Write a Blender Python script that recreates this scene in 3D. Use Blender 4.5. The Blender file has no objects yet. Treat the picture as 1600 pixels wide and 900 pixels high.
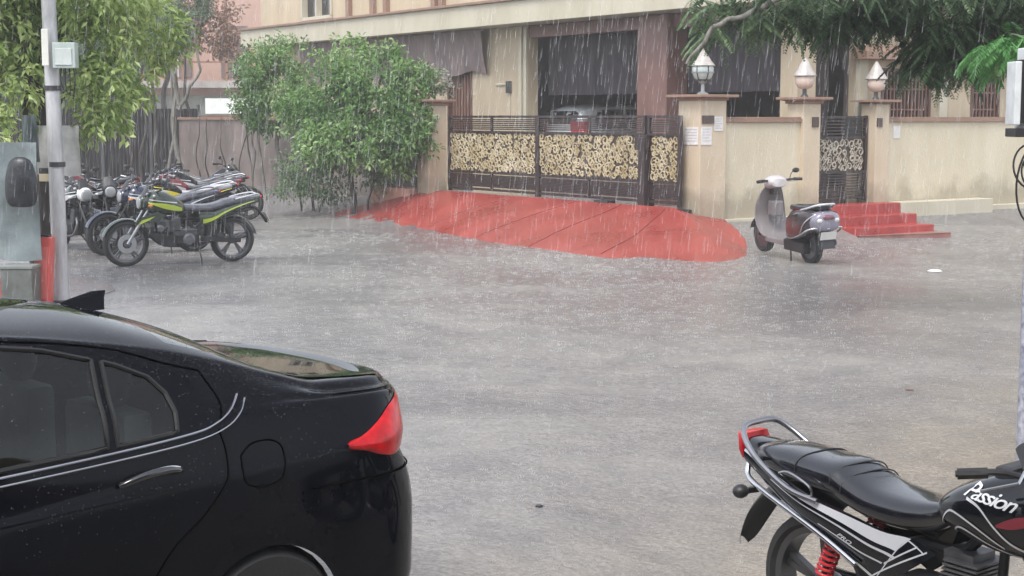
import bpy, bmesh, math, random
from math import sin, cos, tan, pi, radians, sqrt, atan2, exp
from mathutils import Vector, Matrix, noise

random.seed(7)
scene = bpy.context.scene
COL = scene.collection

# ---------------------------------------------------------------- camera
EYE = 1.95
cam_d = bpy.data.cameras.new("camera")
cam_d.lens = 54.0; cam_d.sensor_width = 36.0
cam_d.clip_start = 0.05; cam_d.clip_end = 1500
cam = bpy.data.objects.new("camera", cam_d); COL.objects.link(cam)
cam.location = (0, 0, EYE)
cam.rotation_euler = (radians(90) - math.atan(268 / 2400.0), 0, 0)
scene.camera = cam

# ---------------------------------------------------------------- sky, sun, exposure
SUN_EL, SUN_AZ = radians(58), radians(205)      # azimuth the light comes from, clockwise from +Y
world = bpy.data.worlds.new("World"); scene.world = world
world.use_nodes = True
wn = world.node_tree; wn.nodes.clear()
sky = wn.nodes.new("ShaderNodeTexSky"); sky.sky_type = 'NISHITA'
sky.sun_disc = False; sky.sun_elevation = SUN_EL; sky.sun_rotation = SUN_AZ
sky.air_density = 1.0; sky.dust_density = 1.5; sky.ozone_density = 1.0
hs = wn.nodes.new("ShaderNodeHueSaturation"); hs.inputs['Saturation'].default_value = 0.3
bgn = wn.nodes.new("ShaderNodeBackground"); bgn.inputs[1].default_value = 0.15
wo = wn.nodes.new("ShaderNodeOutputWorld")
wn.links.new(sky.outputs[0], hs.inputs['Color']); wn.links.new(hs.outputs[0], bgn.inputs[0]); wn.links.new(bgn.outputs[0], wo.inputs[0])
sd = bpy.data.lights.new("sun", 'SUN'); sd.energy = 1.1; sd.angle = radians(28); sd.color = (1.0, 0.965, 0.92)
so = bpy.data.objects.new("sun", sd); COL.objects.link(so)
dirv = Vector((sin(SUN_AZ) * cos(SUN_EL), cos(SUN_AZ) * cos(SUN_EL), sin(SUN_EL)))
so.rotation_euler = dirv.to_track_quat('Z', 'Y').to_euler(); so.location = (0, -5, 30)
scene.view_settings.view_transform = 'Standard'; scene.view_settings.look = 'None'
scene.view_settings.gamma = 1.0; scene.view_settings.exposure = 1.3
scene.render.engine = 'CYCLES'

# ---------------------------------------------------------------- materials
MATS = {}
def M(name, col=(.5, .5, .5), rough=.6, metal=0.0, var=.12, vs=3.0, bump=0.0, bs=40.0, coat=0.0, alpha=1.0, col2=None, spec=.5,
      trans=0.0, emit=None, stretch=None, streak=0.0, rvar=0.0, coat_ior=None, foot=None):
    if name in MATS: return MATS[name]
    m = bpy.data.materials.new(name); m.use_nodes = True; MATS[name] = m
    nt = m.node_tree; N = nt.nodes; L = nt.links
    b = N['Principled BSDF']
    tc = N.new('ShaderNodeTexCoord'); mp = N.new('ShaderNodeMapping'); L.new(tc.outputs['Object'], mp.inputs[0])
    if stretch: mp.inputs['Scale'].default_value = stretch
    n1 = N.new('ShaderNodeTexNoise'); n1.inputs['Scale'].default_value = vs; n1.inputs['Detail'].default_value = 6; n1.inputs['Roughness'].default_value = .62
    L.new(mp.outputs[0], n1.inputs['Vector'])
    cr = N.new('ShaderNodeValToRGB'); L.new(n1.outputs['Fac'], cr.inputs[0])
    c2 = col2 if col2 else tuple(min(1, c * (1 + var)) for c in col)
    c1 = col if col2 else tuple(c * (1 - var) for c in col)
    cr.color_ramp.elements[0].position = .34; cr.color_ramp.elements[0].color = (*c1, 1)
    cr.color_ramp.elements[1].position = .68; cr.color_ramp.elements[1].color = (*c2, 1)
    last = cr.outputs[0]
    if streak > 0:       # rain streaks of dirt running down a wall
        mp2 = N.new('ShaderNodeMapping'); mp2.inputs['Scale'].default_value = (1.8, 1.8, .35); L.new(tc.outputs['Object'], mp2.inputs[0])
        n3 = N.new('ShaderNodeTexNoise'); n3.inputs['Scale'].default_value = 1.3; n3.inputs['Detail'].default_value = 5
        L.new(mp2.outputs[0], n3.inputs['Vector'])
        c3 = N.new('ShaderNodeValToRGB'); L.new(n3.outputs['Fac'], c3.inputs[0])
        c3.color_ramp.elements[0].position = .30; c3.color_ramp.elements[1].position = .66
        g = 1 - streak
        c3.color_ramp.elements[0].color = (g, g * .98, g * .95, 1); c3.color_ramp.elements[1].color = (1, 1, 1, 1)
        mx = N.new('ShaderNodeMix'); mx.data_type = 'RGBA'; mx.blend_type = 'MULTIPLY'; mx.inputs[0].default_value = 1
        L.new(last, mx.inputs[6]); L.new(c3.outputs[0], mx.inputs[7]); last = mx.outputs[2]
    if foot:             # damp, dirty band along the foot of a wall (height, depth of the stain)
        sx_ = N.new('ShaderNodeSeparateXYZ'); L.new(tc.outputs['Object'], sx_.inputs[0])
        nf = N.new('ShaderNodeTexNoise'); nf.inputs['Scale'].default_value = 2.6; nf.inputs['Detail'].default_value = 7; L.new(tc.outputs['Object'], nf.inputs['Vector'])
        ma = N.new('ShaderNodeMath'); ma.operation = 'MULTIPLY_ADD'; ma.inputs[1].default_value = -.9; L.new(nf.outputs['Fac'], ma.inputs[0]); L.new(sx_.outputs['Z'], ma.inputs[2])
        mr2 = N.new('ShaderNodeMapRange'); mr2.inputs['From Min'].default_value = foot[0]-.45; mr2.inputs['From Max'].default_value = foot[0]-.15; mr2.inputs['To Min'].default_value = foot[1]; mr2.inputs['To Max'].default_value = 0
        L.new(ma.outputs[0], mr2.inputs['Value'])
        mf = N.new('ShaderNodeMix'); mf.data_type = 'RGBA'; mf.blend_type = 'MIX'; L.new(mr2.outputs[0], mf.inputs[0]); L.new(last, mf.inputs[6]); mf.inputs[7].default_value = (.17, .14, .10, 1); last = mf.outputs[2]
    L.new(last, b.inputs['Base Color'])
    b.inputs['Roughness'].default_value = rough; b.inputs['Metallic'].default_value = metal
    b.inputs['Coat Weight'].default_value = coat; b.inputs['Coat Roughness'].default_value = .04
    b.inputs['Specular IOR Level'].default_value = spec
    if coat_ior: b.inputs['Coat IOR'].default_value = coat_ior
    b.inputs['Alpha'].default_value = alpha; b.inputs['Transmission Weight'].default_value = trans
    if rvar > 0:
        mr = N.new('ShaderNodeMapRange'); mr.inputs['To Min'].default_value = max(.02, rough - rvar); mr.inputs['To Max'].default_value = min(1, rough + rvar)
        mr.inputs['From Min'].default_value = .3; mr.inputs['From Max'].default_value = .7
        L.new(n1.outputs['Fac'], mr.inputs['Value']); L.new(mr.outputs[0], b.inputs['Roughness'])
    if emit: b.inputs['Emission Color'].default_value = (*emit[0], 1); b.inputs['Emission Strength'].default_value = emit[1]
    if bump > 0:
        n2 = N.new('ShaderNodeTexNoise'); n2.inputs['Scale'].default_value = bs; n2.inputs['Detail'].default_value = 4
        L.new(mp.outputs[0], n2.inputs['Vector'])
        bp = N.new('ShaderNodeBump'); bp.inputs['Strength'].default_value = bump; bp.inputs['Distance'].default_value = .01
        L.new(n2.outputs['Fac'], bp.inputs['Height']); L.new(bp.outputs[0], b.inputs['Normal'])
    return m

def leafmat(name, ca, cb, cc, tl=.35, rough=.4):
    if name in MATS: return MATS[name]
    m = bpy.data.materials.new(name); m.use_nodes = True; MATS[name] = m
    nt = m.node_tree; N = nt.nodes; L = nt.links; b = N['Principled BSDF']; out = N['Material Output']
    at = N.new('ShaderNodeAttribute'); at.attribute_name = 'tone'
    cr = N.new('ShaderNodeValToRGB'); L.new(at.outputs['Fac'], cr.inputs[0])
    cr.color_ramp.elements[0].color = (*ca, 1); cr.color_ramp.elements[1].color = (*cc, 1)
    e = cr.color_ramp.elements.new(.5); e.color = (*cb, 1)
    L.new(cr.outputs[0], b.inputs['Base Color']); b.inputs['Roughness'].default_value = rough
    t = N.new('ShaderNodeBsdfTranslucent'); L.new(cr.outputs[0], t.inputs[0])
    mx = N.new('ShaderNodeMixShader'); mx.inputs[0].default_value = tl
    L.new(b.outputs[0], mx.inputs[1]); L.new(t.outputs[0], mx.inputs[2]); L.new(mx.outputs[0], out.inputs[0])
    return m

def glassmat(name, tint=(.25, .28, .27), rough=.02, clear=.6):
    if name in MATS: return MATS[name]
    m = bpy.data.materials.new(name); m.use_nodes = True; MATS[name] = m
    nt = m.node_tree; N = nt.nodes; L = nt.links; out = N['Material Output']; N.remove(N['Principled BSDF'])
    t = N.new('ShaderNodeBsdfTransparent'); t.inputs[0].default_value = (*tint, 1)
    g = N.new('ShaderNodeBsdfGlossy'); g.inputs['Roughness'].default_value = rough; g.inputs[0].default_value = (.9, .9, .9, 1)
    fr = N.new('ShaderNodeFresnel'); fr.inputs[0].default_value = 1.5
    ad = N.new('ShaderNodeMath'); ad.operation = 'MULTIPLY_ADD'; ad.inputs[1].default_value = 1.0; ad.inputs[2].default_value = .0
    L.new(fr.outputs[0], ad.inputs[0])
    mx = N.new('ShaderNodeMixShader'); L.new(ad.outputs[0], mx.inputs[0]); L.new(t.outputs[0], mx.inputs[1]); L.new(g.outputs[0], mx.inputs[2])
    L.new(mx.outputs[0], out.inputs[0]); return m

# ---------------------------------------------------------------- mesh builder
class MB:
    def __init__(s): s.v = []; s.f = []; s.tone = None
    def add(s, vs, fs):
        o = len(s.v); s.v += [tuple(v) for v in vs]; s.f += [tuple(i + o for i in f) for f in fs]; return s
    def box(s, x0, x1, y0, y1, z0, z1):
        if x0 > x1: x0, x1 = x1, x0
        if y0 > y1: y0, y1 = y1, y0
        if z0 > z1: z0, z1 = z1, z0
        return s.add([(x0,y0,z0),(x1,y0,z0),(x1,y1,z0),(x0,y1,z0),(x0,y0,z1),(x1,y0,z1),(x1,y1,z1),(x0,y1,z1)],
              [(0,3,2,1),(4,5,6,7),(0,1,5,4),(1,2,6,5),(2,3,7,6),(3,0,4,7)])
    def frustum(s, x0,x1,y0,y1,z0, X0,X1,Y0,Y1,z1):
        return s.add([(x0,y0,z0),(x1,y0,z0),(x1,y1,z0),(x0,y1,z0),(X0,Y0,z1),(X1,Y0,z1),(X1,Y1,z1),(X0,Y1,z1)],
              [(0,3,2,1),(4,5,6,7),(0,1,5,4),(1,2,6,5),(2,3,7,6),(3,0,4,7)])
    def bar(s, a, b, w, h, up=(0,0,1)):          # box beam from a to b
        a = Vector(a); b = Vector(b); d = (b - a).normalized(); u = Vector(up)
        if abs(d.dot(u)) > .98: u = Vector((1,0,0))
        r = d.cross(u).normalized(); u = r.cross(d)
        vs = []
        for p in (a, b):
            for i, j in ((-1,-1),(1,-1),(1,1),(-1,1)): vs.append(p + r * (i * w / 2) + u * (j * h / 2))
        return s.add(vs, [(0,1,2,3),(7,6,5,4),(0,4,5,1),(1,5,6,2),(2,6,7,3),(3,7,4,0)])
    def tube(s, pts, r, n=8, cap=True, closed=False):
        pts = [Vector(p) for p in pts]; rs = r if isinstance(r, (list, tuple)) else [r] * len(pts)
        N = len(pts); prev = None; vs = []
        for i in range(N):
            if closed: d = pts[(i+1) % N] - pts[i-1]
            else: d = pts[min(i+1, N-1)] - pts[max(i-1, 0)]
            d = d.normalized() if d.length > 1e-9 else Vector((0,0,1))
            if prev is None:
                u = Vector((0,0,1)) if abs(d.z) < .9 else Vector((1,0,0))
            else: u = prev
            r_ = d.cross(u)
            if r_.length < 1e-6: r_ = d.cross(Vector((0,1,0)))
            r_.normalize(); u = r_.cross(d).normalized(); prev = u
            for k in range(n):
                a = 2 * pi * k / n; vs.append(pts[i] + (r_ * cos(a) + u * sin(a)) * rs[i])
        fs = []
        for i in range(N if closed else N - 1):
            j = (i + 1) % N
            for k in range(n): fs.append((i*n+k, i*n+(k+1)%n, j*n+(k+1)%n, j*n+k))
        if cap and not closed:
            fs.append(tuple(range(n-1, -1, -1))); fs.append(tuple((N-1)*n + k for k in range(n)))
        return s.add(vs, fs)
    def lathe(s, prof, c=(0,0,0), axis='z', n=24, a0=0, a1=2*pi):      # prof: (r, h)
        c = Vector(c); full = abs(a1 - a0 - 2*pi) < 1e-6; m = n if full else n + 1; vs = []
        for (r, h) in prof:
            for k in range(m):
                a = a0 + (a1 - a0) * k / n
                if axis == 'z': p = Vector((r*cos(a), r*sin(a), h))
                elif axis == 'y': p = Vector((r*cos(a), h, r*sin(a)))
                else: p = Vector((h, r*cos(a), r*sin(a)))
                vs.append(c + p)
        fs = []
        for i in range(len(prof) - 1):
            for k in range(n):
                k2 = (k + 1) % m
                fs.append((i*m+k, i*m+k2, (i+1)*m+k2, (i+1)*m+k))
        return s.add(vs, fs)
    def prism(s, poly, lo, hi, axis='y'):        # polygon extruded; poly in the two other axes
        n = len(poly)
        def P(a, b, h): return {'y': (a, h, b), 'x': (h, a, b), 'z': (a, b, h)}[axis]
        vs = [P(a, b, lo) for a, b in poly] + [P(a, b, hi) for a, b in poly]
        return s.add(vs, [tuple(range(n)), tuple(range(2*n-1, n-1, -1))] + [(i, (i+1) % n + 0, (i+1) % n + n, i + n) for i in range(n)])
    def loft(s, rings, cap=True):
        n = len(rings[0]); vs = [p for r in rings for p in r]; fs = []
        for i in range(len(rings) - 1):
            for k in range(n): fs.append((i*n+k, i*n+(k+1)%n, (i+1)*n+(k+1)%n, (i+1)*n+k))
        if cap: fs += [tuple(range(n-1, -1, -1)), tuple((len(rings)-1)*n + k for k in range(n))]
        return s.add(vs, fs)
    def grid(s, rows):                            # rows of points, open sheet
        n = len(rows[0]); vs = [p for r in rows for p in r]; fs = []
        for i in range(len(rows) - 1):
            for k in range(n - 1): fs.append((i*n+k, i*n+k+1, (i+1)*n+k+1, (i+1)*n+k))
        return s.add(vs, fs)
    def sphere(s, c, r, n=12, sq=(1,1,1)):
        rings = []
        prof = [(r*sin(pi*i/n), -r*cos(pi*i/n)) for i in range(n+1)]
        o = len(s.v); s.lathe(prof, (0,0,0), 'z', n*2)
        for i in range(o, len(s.v)):
            v = s.v[i]; s.v[i] = (c[0]+v[0]*sq[0], c[1]+v[1]*sq[1], c[2]+v[2]*sq[2])
        return s
    def xform(s, f, start=0):
        for i in range(start, len(s.v)): s.v[i] = tuple(f(Vector(s.v[i])))
        return s
    def build(s, name, mat, parent=None, smooth=None, bevel=0.0, weld=False):
        me = bpy.data.meshes.new(name); me.from_pydata(s.v, [], s.f); me.update()
        if weld or bevel:
            bm = bmesh.new(); bm.from_mesh(me)
            bmesh.ops.remove_doubles(bm, verts=bm.verts, dist=1e-5)
            if bevel:
                es = [e for e in bm.edges if len(e.link_faces) == 2 and e.calc_face_angle(0) > radians(35)]
                bmesh.ops.bevel(bm, geom=es, offset=bevel, segments=2, profile=.6, affect='EDGES')
            bm.normal_update(); bmesh.ops.recalc_face_normals(bm, faces=bm.faces)
            bm.to_mesh(me); bm.free()
        if smooth:
            me.shade_smooth(); me.set_sharp_from_angle(angle=radians(smooth))
        if s.tone is not None:
            at = me.attributes.new('tone', 'FLOAT', 'FACE'); at.data.foreach_set('value', s.tone)
        me.materials.append(mat)
        o = bpy.data.objects.new(name, me); COL.objects.link(o)
        if parent: o.parent = parent
        return o

def tag(o, label=None, cat=None, group=None, kind=None):
    if label: o['label'] = label
    if cat: o['category'] = cat
    if group: o['group'] = group
    if kind: o['kind'] = kind
    return o
def thing(name, label, cat, loc=(0,0,0), rz=0.0, group=None, rot=None):
    o = bpy.data.objects.new(name, None); COL.objects.link(o); o.empty_display_size = .2
    o.location = loc; o.rotation_euler = rot if rot else (0, 0, rz)
    return tag(o, label, cat, group)
def copy_tree(o, parent=None):
    c = o.copy(); COL.objects.link(c)
    if parent: c.parent = parent
    for ch in list(o.children): copy_tree(ch, c)
    return c
def cr(pts, n=6):                                # Catmull-Rom through a list of tuples
    P = [Vector(p) if len(p) <= 3 else p for p in pts]; out = []
    dim = len(pts[0]); P = [tuple(p) for p in pts]
    for i in range(len(P) - 1):
        p0 = P[max(i-1, 0)]; p1 = P[i]; p2 = P[i+1]; p3 = P[min(i+2, len(P)-1)]
        for k in range(n):
            t = k / n
            out.append(tuple(.5*((2*p1[d]) + (-p0[d]+p2[d])*t + (2*p0[d]-5*p1[d]+4*p2[d]-p3[d])*t*t + (-p0[d]+3*p1[d]-3*p2[d]+p3[d])*t**3) for d in range(dim)))
    out.append(P[-1]); return out
def table(T):
    xs = [t[0] for t in T]; ys = [t[1] for t in T]; n = len(T)
    ms = []
    for i in range(n):
        a = (ys[i]-ys[i-1])/(xs[i]-xs[i-1]) if i > 0 else None
        b = (ys[i+1]-ys[i])/(xs[i+1]-xs[i]) if i < n-1 else None
        if a is None: ms.append(b)
        elif b is None: ms.append(a)
        elif a*b <= 0: ms.append(0.0)
        else: ms.append(2*a*b/(a+b))
    def f(x):
        if x <= xs[0]: return ys[0]
        if x >= xs[-1]: return ys[-1]
        for i in range(n-1):
            if x <= xs[i+1]:
                h = xs[i+1]-xs[i]; t = (x-xs[i])/h
                return ((2*t**3-3*t*t+1)*ys[i] + (t**3-2*t*t+t)*h*ms[i] + (-2*t**3+3*t*t)*ys[i+1] + (t**3-t*t)*h*ms[i+1])
    return f
def smooth01(a, b, x):
    t = max(0, min(1, (x-a)/(b-a))); return t*t*(3-2*t)
def text_mesh(name, body, size, mat, parent, fn, shear=.0, ext=.0, bold=0.0, narrow=1.0):
    cu = bpy.data.curves.new(name + '_curve', 'FONT'); cu.body = body; cu.size = size; cu.shear = shear; cu.offset = bold; cu.space_character = narrow
    cu.resolution_u = 3
    t = bpy.data.objects.new(name + '_tmp', cu)
    me = bpy.data.meshes.new_from_object(t); me.name = name
    for v in me.vertices: v.co = fn(v.co.x, v.co.y)
    me.materials.clear(); me.materials.append(mat)
    o = bpy.data.objects.new(name, me); COL.objects.link(o); o.parent = parent
    bpy.data.objects.remove(t); bpy.data.curves.remove(cu)
    return o
# ================================================================ GROUND
TH = radians(33.85)                    # the corner plot is turned by this much
KU = .8125
CW = Vector((2.519, 23.319)); GV = Vector((-.5571, .8305)); WV = Vector((.8305, .5571))
def hw(q, p, z=0.0):                   # plot coordinates (q into the plot, p along the gate front) to world
    v = CW + GV * (p * KU) + WV * (q * KU); return Vector((v.x, v.y, .3656 + z * KU))
def pq(x, y):
    d = Vector((x, y)) - CW; return d.dot(GV) / KU, d.dot(WV) / KU
def ground_z(x, y):
    p, q = pq(x, y)
    d = max(-p, -q)                    # distance outside the corner plot
    s = 1 - smooth01(.0, 2.0, d)
    z = .33 * s
    z += .02 * noise.noise(Vector((x*.25, y*.25, 0)))  * (1 if y < 40 else 0)
    z += .035 * exp(-((x+3.4)**2 + (y-15.2)**2*2) / 3)
    return z - (.12 + .10*smooth01(-.2, 1.0, x))*(1-smooth01(7.5, 15, y))

def road_material():
    m = bpy.data.materials.new('wet_asphalt'); m.use_nodes = True
    nt = m.node_tree; N = nt.nodes; L = nt.links; b = N['Principled BSDF']
    tc = N.new('ShaderNodeTexCoord')
    def nz(scale, det, rough=.6, st=None, dist=0):
        n = N.new('ShaderNodeTexNoise'); n.inputs['Scale'].default_value = scale; n.inputs['Detail'].default_value = det; n.inputs['Roughness'].default_value = rough
        n.inputs['Distortion'].default_value = dist
        if st:
            mp = N.new('ShaderNodeMapping'); mp.inputs['Scale'].default_value = st; L.new(tc.outputs['Object'], mp.inputs[0]); L.new(mp.outputs[0], n.inputs['Vector'])
        else: L.new(tc.outputs['Object'], n.inputs['Vector'])
        return n
    big = nz(.22, 5, .6, dist=.6); mid = nz(2.2, 6); fine = nz(38, 3, .7); rip = nz(7, 4, .55, None, .8)
    r1 = N.new('ShaderNodeValToRGB'); L.new(big.outputs['Fac'], r1.inputs[0])
    r1.color_ramp.elements[0].position = .38; r1.color_ramp.elements[0].color = (.180, .174, .177, 1)
    r1.color_ramp.elements[1].position = .62; r1.color_ramp.elements[1].color = (.256, .245, .236, 1)
    # sandy silt carried into the near edge of the road
    sp_ = N.new('ShaderNodeSeparateXYZ'); L.new(tc.outputs['Object'], sp_.inputs[0])
    sm_ = N.new('ShaderNodeMath'); sm_.operation = 'MULTIPLY_ADD'; sm_.inputs[1].default_value = 9.0; L.new(big.outputs['Fac'], sm_.inputs[0]); L.new(sp_.outputs['Y'], sm_.inputs[2])
    sx_ = N.new('ShaderNodeMath'); sx_.operation = 'MULTIPLY_ADD'; sx_.inputs[1].default_value = -1.1; L.new(sp_.outputs['X'], sx_.inputs[0]); L.new(sm_.outputs[0], sx_.inputs[2])
    sr_ = N.new('ShaderNodeMapRange'); sr_.inputs['From Min'].default_value = 9.5; sr_.inputs['From Max'].default_value = 12.5; sr_.inputs['To Min'].default_value = .8; sr_.inputs['To Max'].default_value = 0
    L.new(sx_.outputs[0], sr_.inputs['Value'])
    sc_ = N.new('ShaderNodeMix'); sc_.data_type = 'RGBA'; L.new(sr_.outputs[0], sc_.inputs[0]); L.new(r1.outputs[0], sc_.inputs[6]); sc_.inputs[7].default_value = (.275, .24, .19, 1)
    r2 = N.new('ShaderNodeValToRGB'); L.new(mid.outputs['Fac'], r2.inputs[0])
    r2.color_ramp.elements[0].position = .3; r2.color_ramp.elements[0].color = (.74, .74, .76, 1)
    r2.color_ramp.elements[1].position = .7; r2.color_ramp.elements[1].color = (1.12, 1.1, 1.06, 1)
    mx = N.new('ShaderNodeMix'); mx.data_type = 'RGBA'; mx.blend_type = 'MULTIPLY'; mx.inputs[0].default_value = 1
    L.new(sc_.outputs[2], mx.inputs[6]); L.new(r2.outputs[0], mx.inputs[7])
    r3 = N.new('ShaderNodeValToRGB'); L.new(fine.outputs['Fac'], r3.inputs[0])
    r3.color_ramp.elements[0].position = .35; r3.color_ramp.elements[0].color = (.72, .72, .72, 1)
    r3.color_ramp.elements[1].position = .72; r3.color_ramp.elements[1].color = (1.3, 1.3, 1.3, 1)
    mx2 = N.new('ShaderNodeMix'); mx2.data_type = 'RGBA'; mx2.blend_type = 'MULTIPLY'; mx2.inputs[0].default_value = 1
    L.new(mx.outputs[2], mx2.inputs[6]); L.new(r3.outputs[0], mx2.inputs[7])
    L.new(mx2.outputs[2], b.inputs['Base Color'])
    mr = N.new('ShaderNodeMapRange'); mr.inputs['From Min'].default_value = .35; mr.inputs['From Max'].default_value = .65
    mr.inputs['To Min'].default_value = .12; mr.inputs['To Max'].default_value = .38
    L.new(big.outputs['Fac'], mr.inputs['Value']); L.new(mr.outputs[0], b.inputs['Roughness'])
    ad = N.new('ShaderNodeMath'); ad.operation = 'MULTIPLY_ADD'; ad.inputs[1].default_value = .45
    L.new(fine.outputs['Fac'], ad.inputs[0]); L.new(rip.outputs['Fac'], ad.inputs[2])
    bp = N.new('ShaderNodeBump'); bp.inputs['Strength'].default_value = .55; bp.inputs['Distance'].default_value = .03
    L.new(ad.outputs[0], bp.inputs['Height']); L.new(bp.outputs[0], b.inputs['Normal'])
    return m

def lin(a, b, n): return [a + (b-a)*i/(n-1) for i in range(n)]
g = MB()
xs = [-900, -300, -100, -50, -30] + lin(-20, 20, 90) + [30, 50, 100, 300, 900]
ys = [-300, -60, -20, -8] + lin(-2, 45, 105) + [60, 90, 150, 300, 1200]
g.grid([[(x, y, ground_z(x, y)) for x in xs] for y in ys])
road = g.build('road', road_material(), smooth=60); tag(road, 'wet grey asphalt road under running rainwater', 'road', kind='structure')

# low brown paved patch beside the left pole
pv = MB(); pl = [(-9.5, 13.0), (-5.9, 14.4), (-4.55, 16.4), (-4.75, 17.9), (-6.2, 19.4), (-9.5, 24)]
rows = []
for i in range(14):
    t = i/13; rows.append([])
    for k in range(10):
        s = k/9
        a = cr([(x, y) for x, y in pl[1:5]], 8); e = a[int(t*(len(a)-1))]
        ex = e[0] + .12*noise.noise(Vector((e[0]*2, e[1]*2, 3))); x = -11 + (ex+11)*s; y = e[1]
        rows[-1].append((x, y, ground_z(x, y) + .006 + .02*(1-s)))
pv.grid(rows)
tag(pv.build('pavement', M('brown_paving', (.20, .135, .12), .25, var=.3, vs=2.2, bump=.4, bs=25, col2=(.24, .205, .19)), smooth=60), 'reddish brown wet paving beside the road', 'pavement', kind='structure')

# ================================================================ HOUSE MATERIALS
CREAM = M('cream_paint', (.47, .385, .27), .65, var=.05, vs=.8, bump=.1, bs=60, col2=(.52, .435, .315), streak=.16)
CREAM2 = M('pale_cream_paint', (.49, .45, .35), .6, var=.05, vs=1.0, bump=.15, bs=50, col2=(.54, .50, .395), streak=.14)
CREAMF = M('cream_pillar_paint', (.54, .45, .325), .6, var=.05, vs=1.2, bump=.2, bs=40, col2=(.60, .51, .385), streak=.12, foot=(.62, .5))
CREAM2F = M('pale_cream_wall_paint', (.56, .495, .365), .6, var=.05, vs=.9, bump=.25, bs=30, col2=(.62, .555, .42), streak=.10, foot=(.62, .5))
CAPM = M('brown_coping_paint', (.25, .155, .11), .6, var=.12, vs=4, bump=.2, bs=40)
BROWN = M('brown_column_stone', (.21, .115, .10), .4, var=.12, vs=3, bump=.1, bs=40, streak=.2)
WOOD = M('dark_brown_wood', (.11, .052, .035), .5, var=.3, vs=3, stretch=(6, 6, .6), bump=.2)
DARKIN = M('porch_painted_shade', (.05, .042, .048), .8, var=.3, vs=2, stretch=(5, 5, .3))  # near black colour carries the shade of the porch interior
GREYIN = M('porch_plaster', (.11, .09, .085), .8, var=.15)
TILE = M('porch_floor_tile', (.25, .2, .18), .4)
REDP = M('red_oxide_concrete', (.23, .034, .028), .34, var=.14, vs=.9, bump=.25, bs=45, col2=(.34, .066, .054), rvar=.18)
REDD = M('red_oxide_step', (.26, .028, .026), .36, var=.14, vs=2.6, bump=.3, bs=20, col2=(.38, .055, .048), rvar=.15)
BLACKM = M('black_gate_paint', (.030, .018, .018), .4, var=.3, vs=8)
GOLD = M('gold_gate_paint', (.36, .29, .15), .45, var=.3, vs=2.6, col2=(.60, .54, .38), rvar=.1)
GLASSD = M('dark_window_pane', (.02, .022, .025), .08, var=.2, spec=.8)
PAPER = M('weathered_paper', (.66, .64, .62), .8, var=.08, vs=14)
PLATE = M('brown_name_plate', (.07, .045, .04), .3)
WHITEC = M('white_lamp_cap', (.40, .37, .345), .3, var=.2, vs=9)
DM = M('dark_metal', (.04, .04, .042), .45, var=.2)

class HB(MB):
    """mesh in plot units; box(q0,q1,p0,p1,z0,z1)"""
    def b2(s, name, mat, parent, base, **k):
        bq = Vector(base)
        s.xform(lambda v: (v - bq) * KU); return s.build(name, mat, parent, **k)
def hthing(name, label, cat, base, group=None):
    t = thing(name, label, cat, hw(base[0], base[1], base[2]), TH, group); return t

# ================================================================ HOUSE
B = (3.6, .6, 0.0)
H = hthing('corner_house', 'large cream two storey house behind the gate and compound wall, with a dark open porch', 'house', B)
w = HB()
# ground floor gate-side front (q = 3.6) between porch and left end
w.box(3.6, 3.9, 10.2, 12.83, -.3, 4.22); w.box(3.6, 3.9, 14.07, 26.0, -.3, 4.22); w.box(3.6, 3.9, 12.83, 14.07, 3.17, 4.22)
# right-hand front along p = .6 beyond the porch
w.box(5.3, 6.0, .6, .85, -.3, 4.22); w.box(7.54, 8.84, .6, .85, -.3, 4.22); w.box(9.81, 16.0, .6, .85, -.3, 4.22)
w.box(6.0, 7.54, .6, .85, -.3, .8); w.box(8.84, 9.81, .6, .85, -.3, 1.0); w.box(6.0, 7.54, .6, .85, 2.96, 4.22); w.box(8.84, 9.81, .6, .85, 2.84, 4.22)
w.box(3.6, 4.1, .6, 1.1, -.3, 4.22)                             # slim corner column base
# upper storey
w.box(3.55, 3.85, 20.75, 22.9, 4.79, 5.02); w.box(3.55, 3.85, 22.9, 26.0, 4.79, 8.2); w.box(3.55, 3.85, .3, 20.75, 4.79, 8.2); w.box(3.55, 3.85, 20.75, 22.9, 6.3, 8.2)
w.box(3.85, 16, .6, .9, 4.79, 8.2); w.box(3.6, 16, 25.7, 26, -.3, 8.2)
w.b2('wall', CREAM, H, B)
s = HB(); s.box(3.05, 16.0, .35, 26.0, 4.23, 4.40); s.box(2.8, 3.05, .1, 26.0, 4.225, 4.78); s.box(3.05, 16, .1, .35, 4.225, 4.78)
s.b2('balcony_band', CREAM2, H, B, bevel=.01)
s = HB(); s.box(2.72, 3.5, .02, 26.0, 4.78, 4.85); s.box(3.5, 16, .02, .3, 4.78, 4.85); s.b2('band_coping', CAPM, H, B, bevel=.01)
s = HB(); s.box(3.2, 16, .3, 26.2, 8.2, 8.5); s.b2('roof', CREAM2, H, B)
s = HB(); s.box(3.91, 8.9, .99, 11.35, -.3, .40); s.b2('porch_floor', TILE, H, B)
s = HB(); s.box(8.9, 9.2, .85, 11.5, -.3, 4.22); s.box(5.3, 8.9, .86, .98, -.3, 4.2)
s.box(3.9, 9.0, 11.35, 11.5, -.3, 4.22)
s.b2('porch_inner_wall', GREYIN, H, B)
s = HB()                                                          # dark sheet whose colour stands in for the shade inside the porch
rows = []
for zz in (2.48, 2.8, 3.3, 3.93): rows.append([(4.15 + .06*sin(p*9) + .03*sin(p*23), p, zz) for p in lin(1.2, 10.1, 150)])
s.grid(rows); s.b2('porch_shade_sheet', DARKIN, H, B, smooth=60)
s = HB(); s.box(3.45, 4.05, 4.55, 5.6, -.3, 4.21); s.b2('brown_column', BROWN, H, B, bevel=.012)
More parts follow.
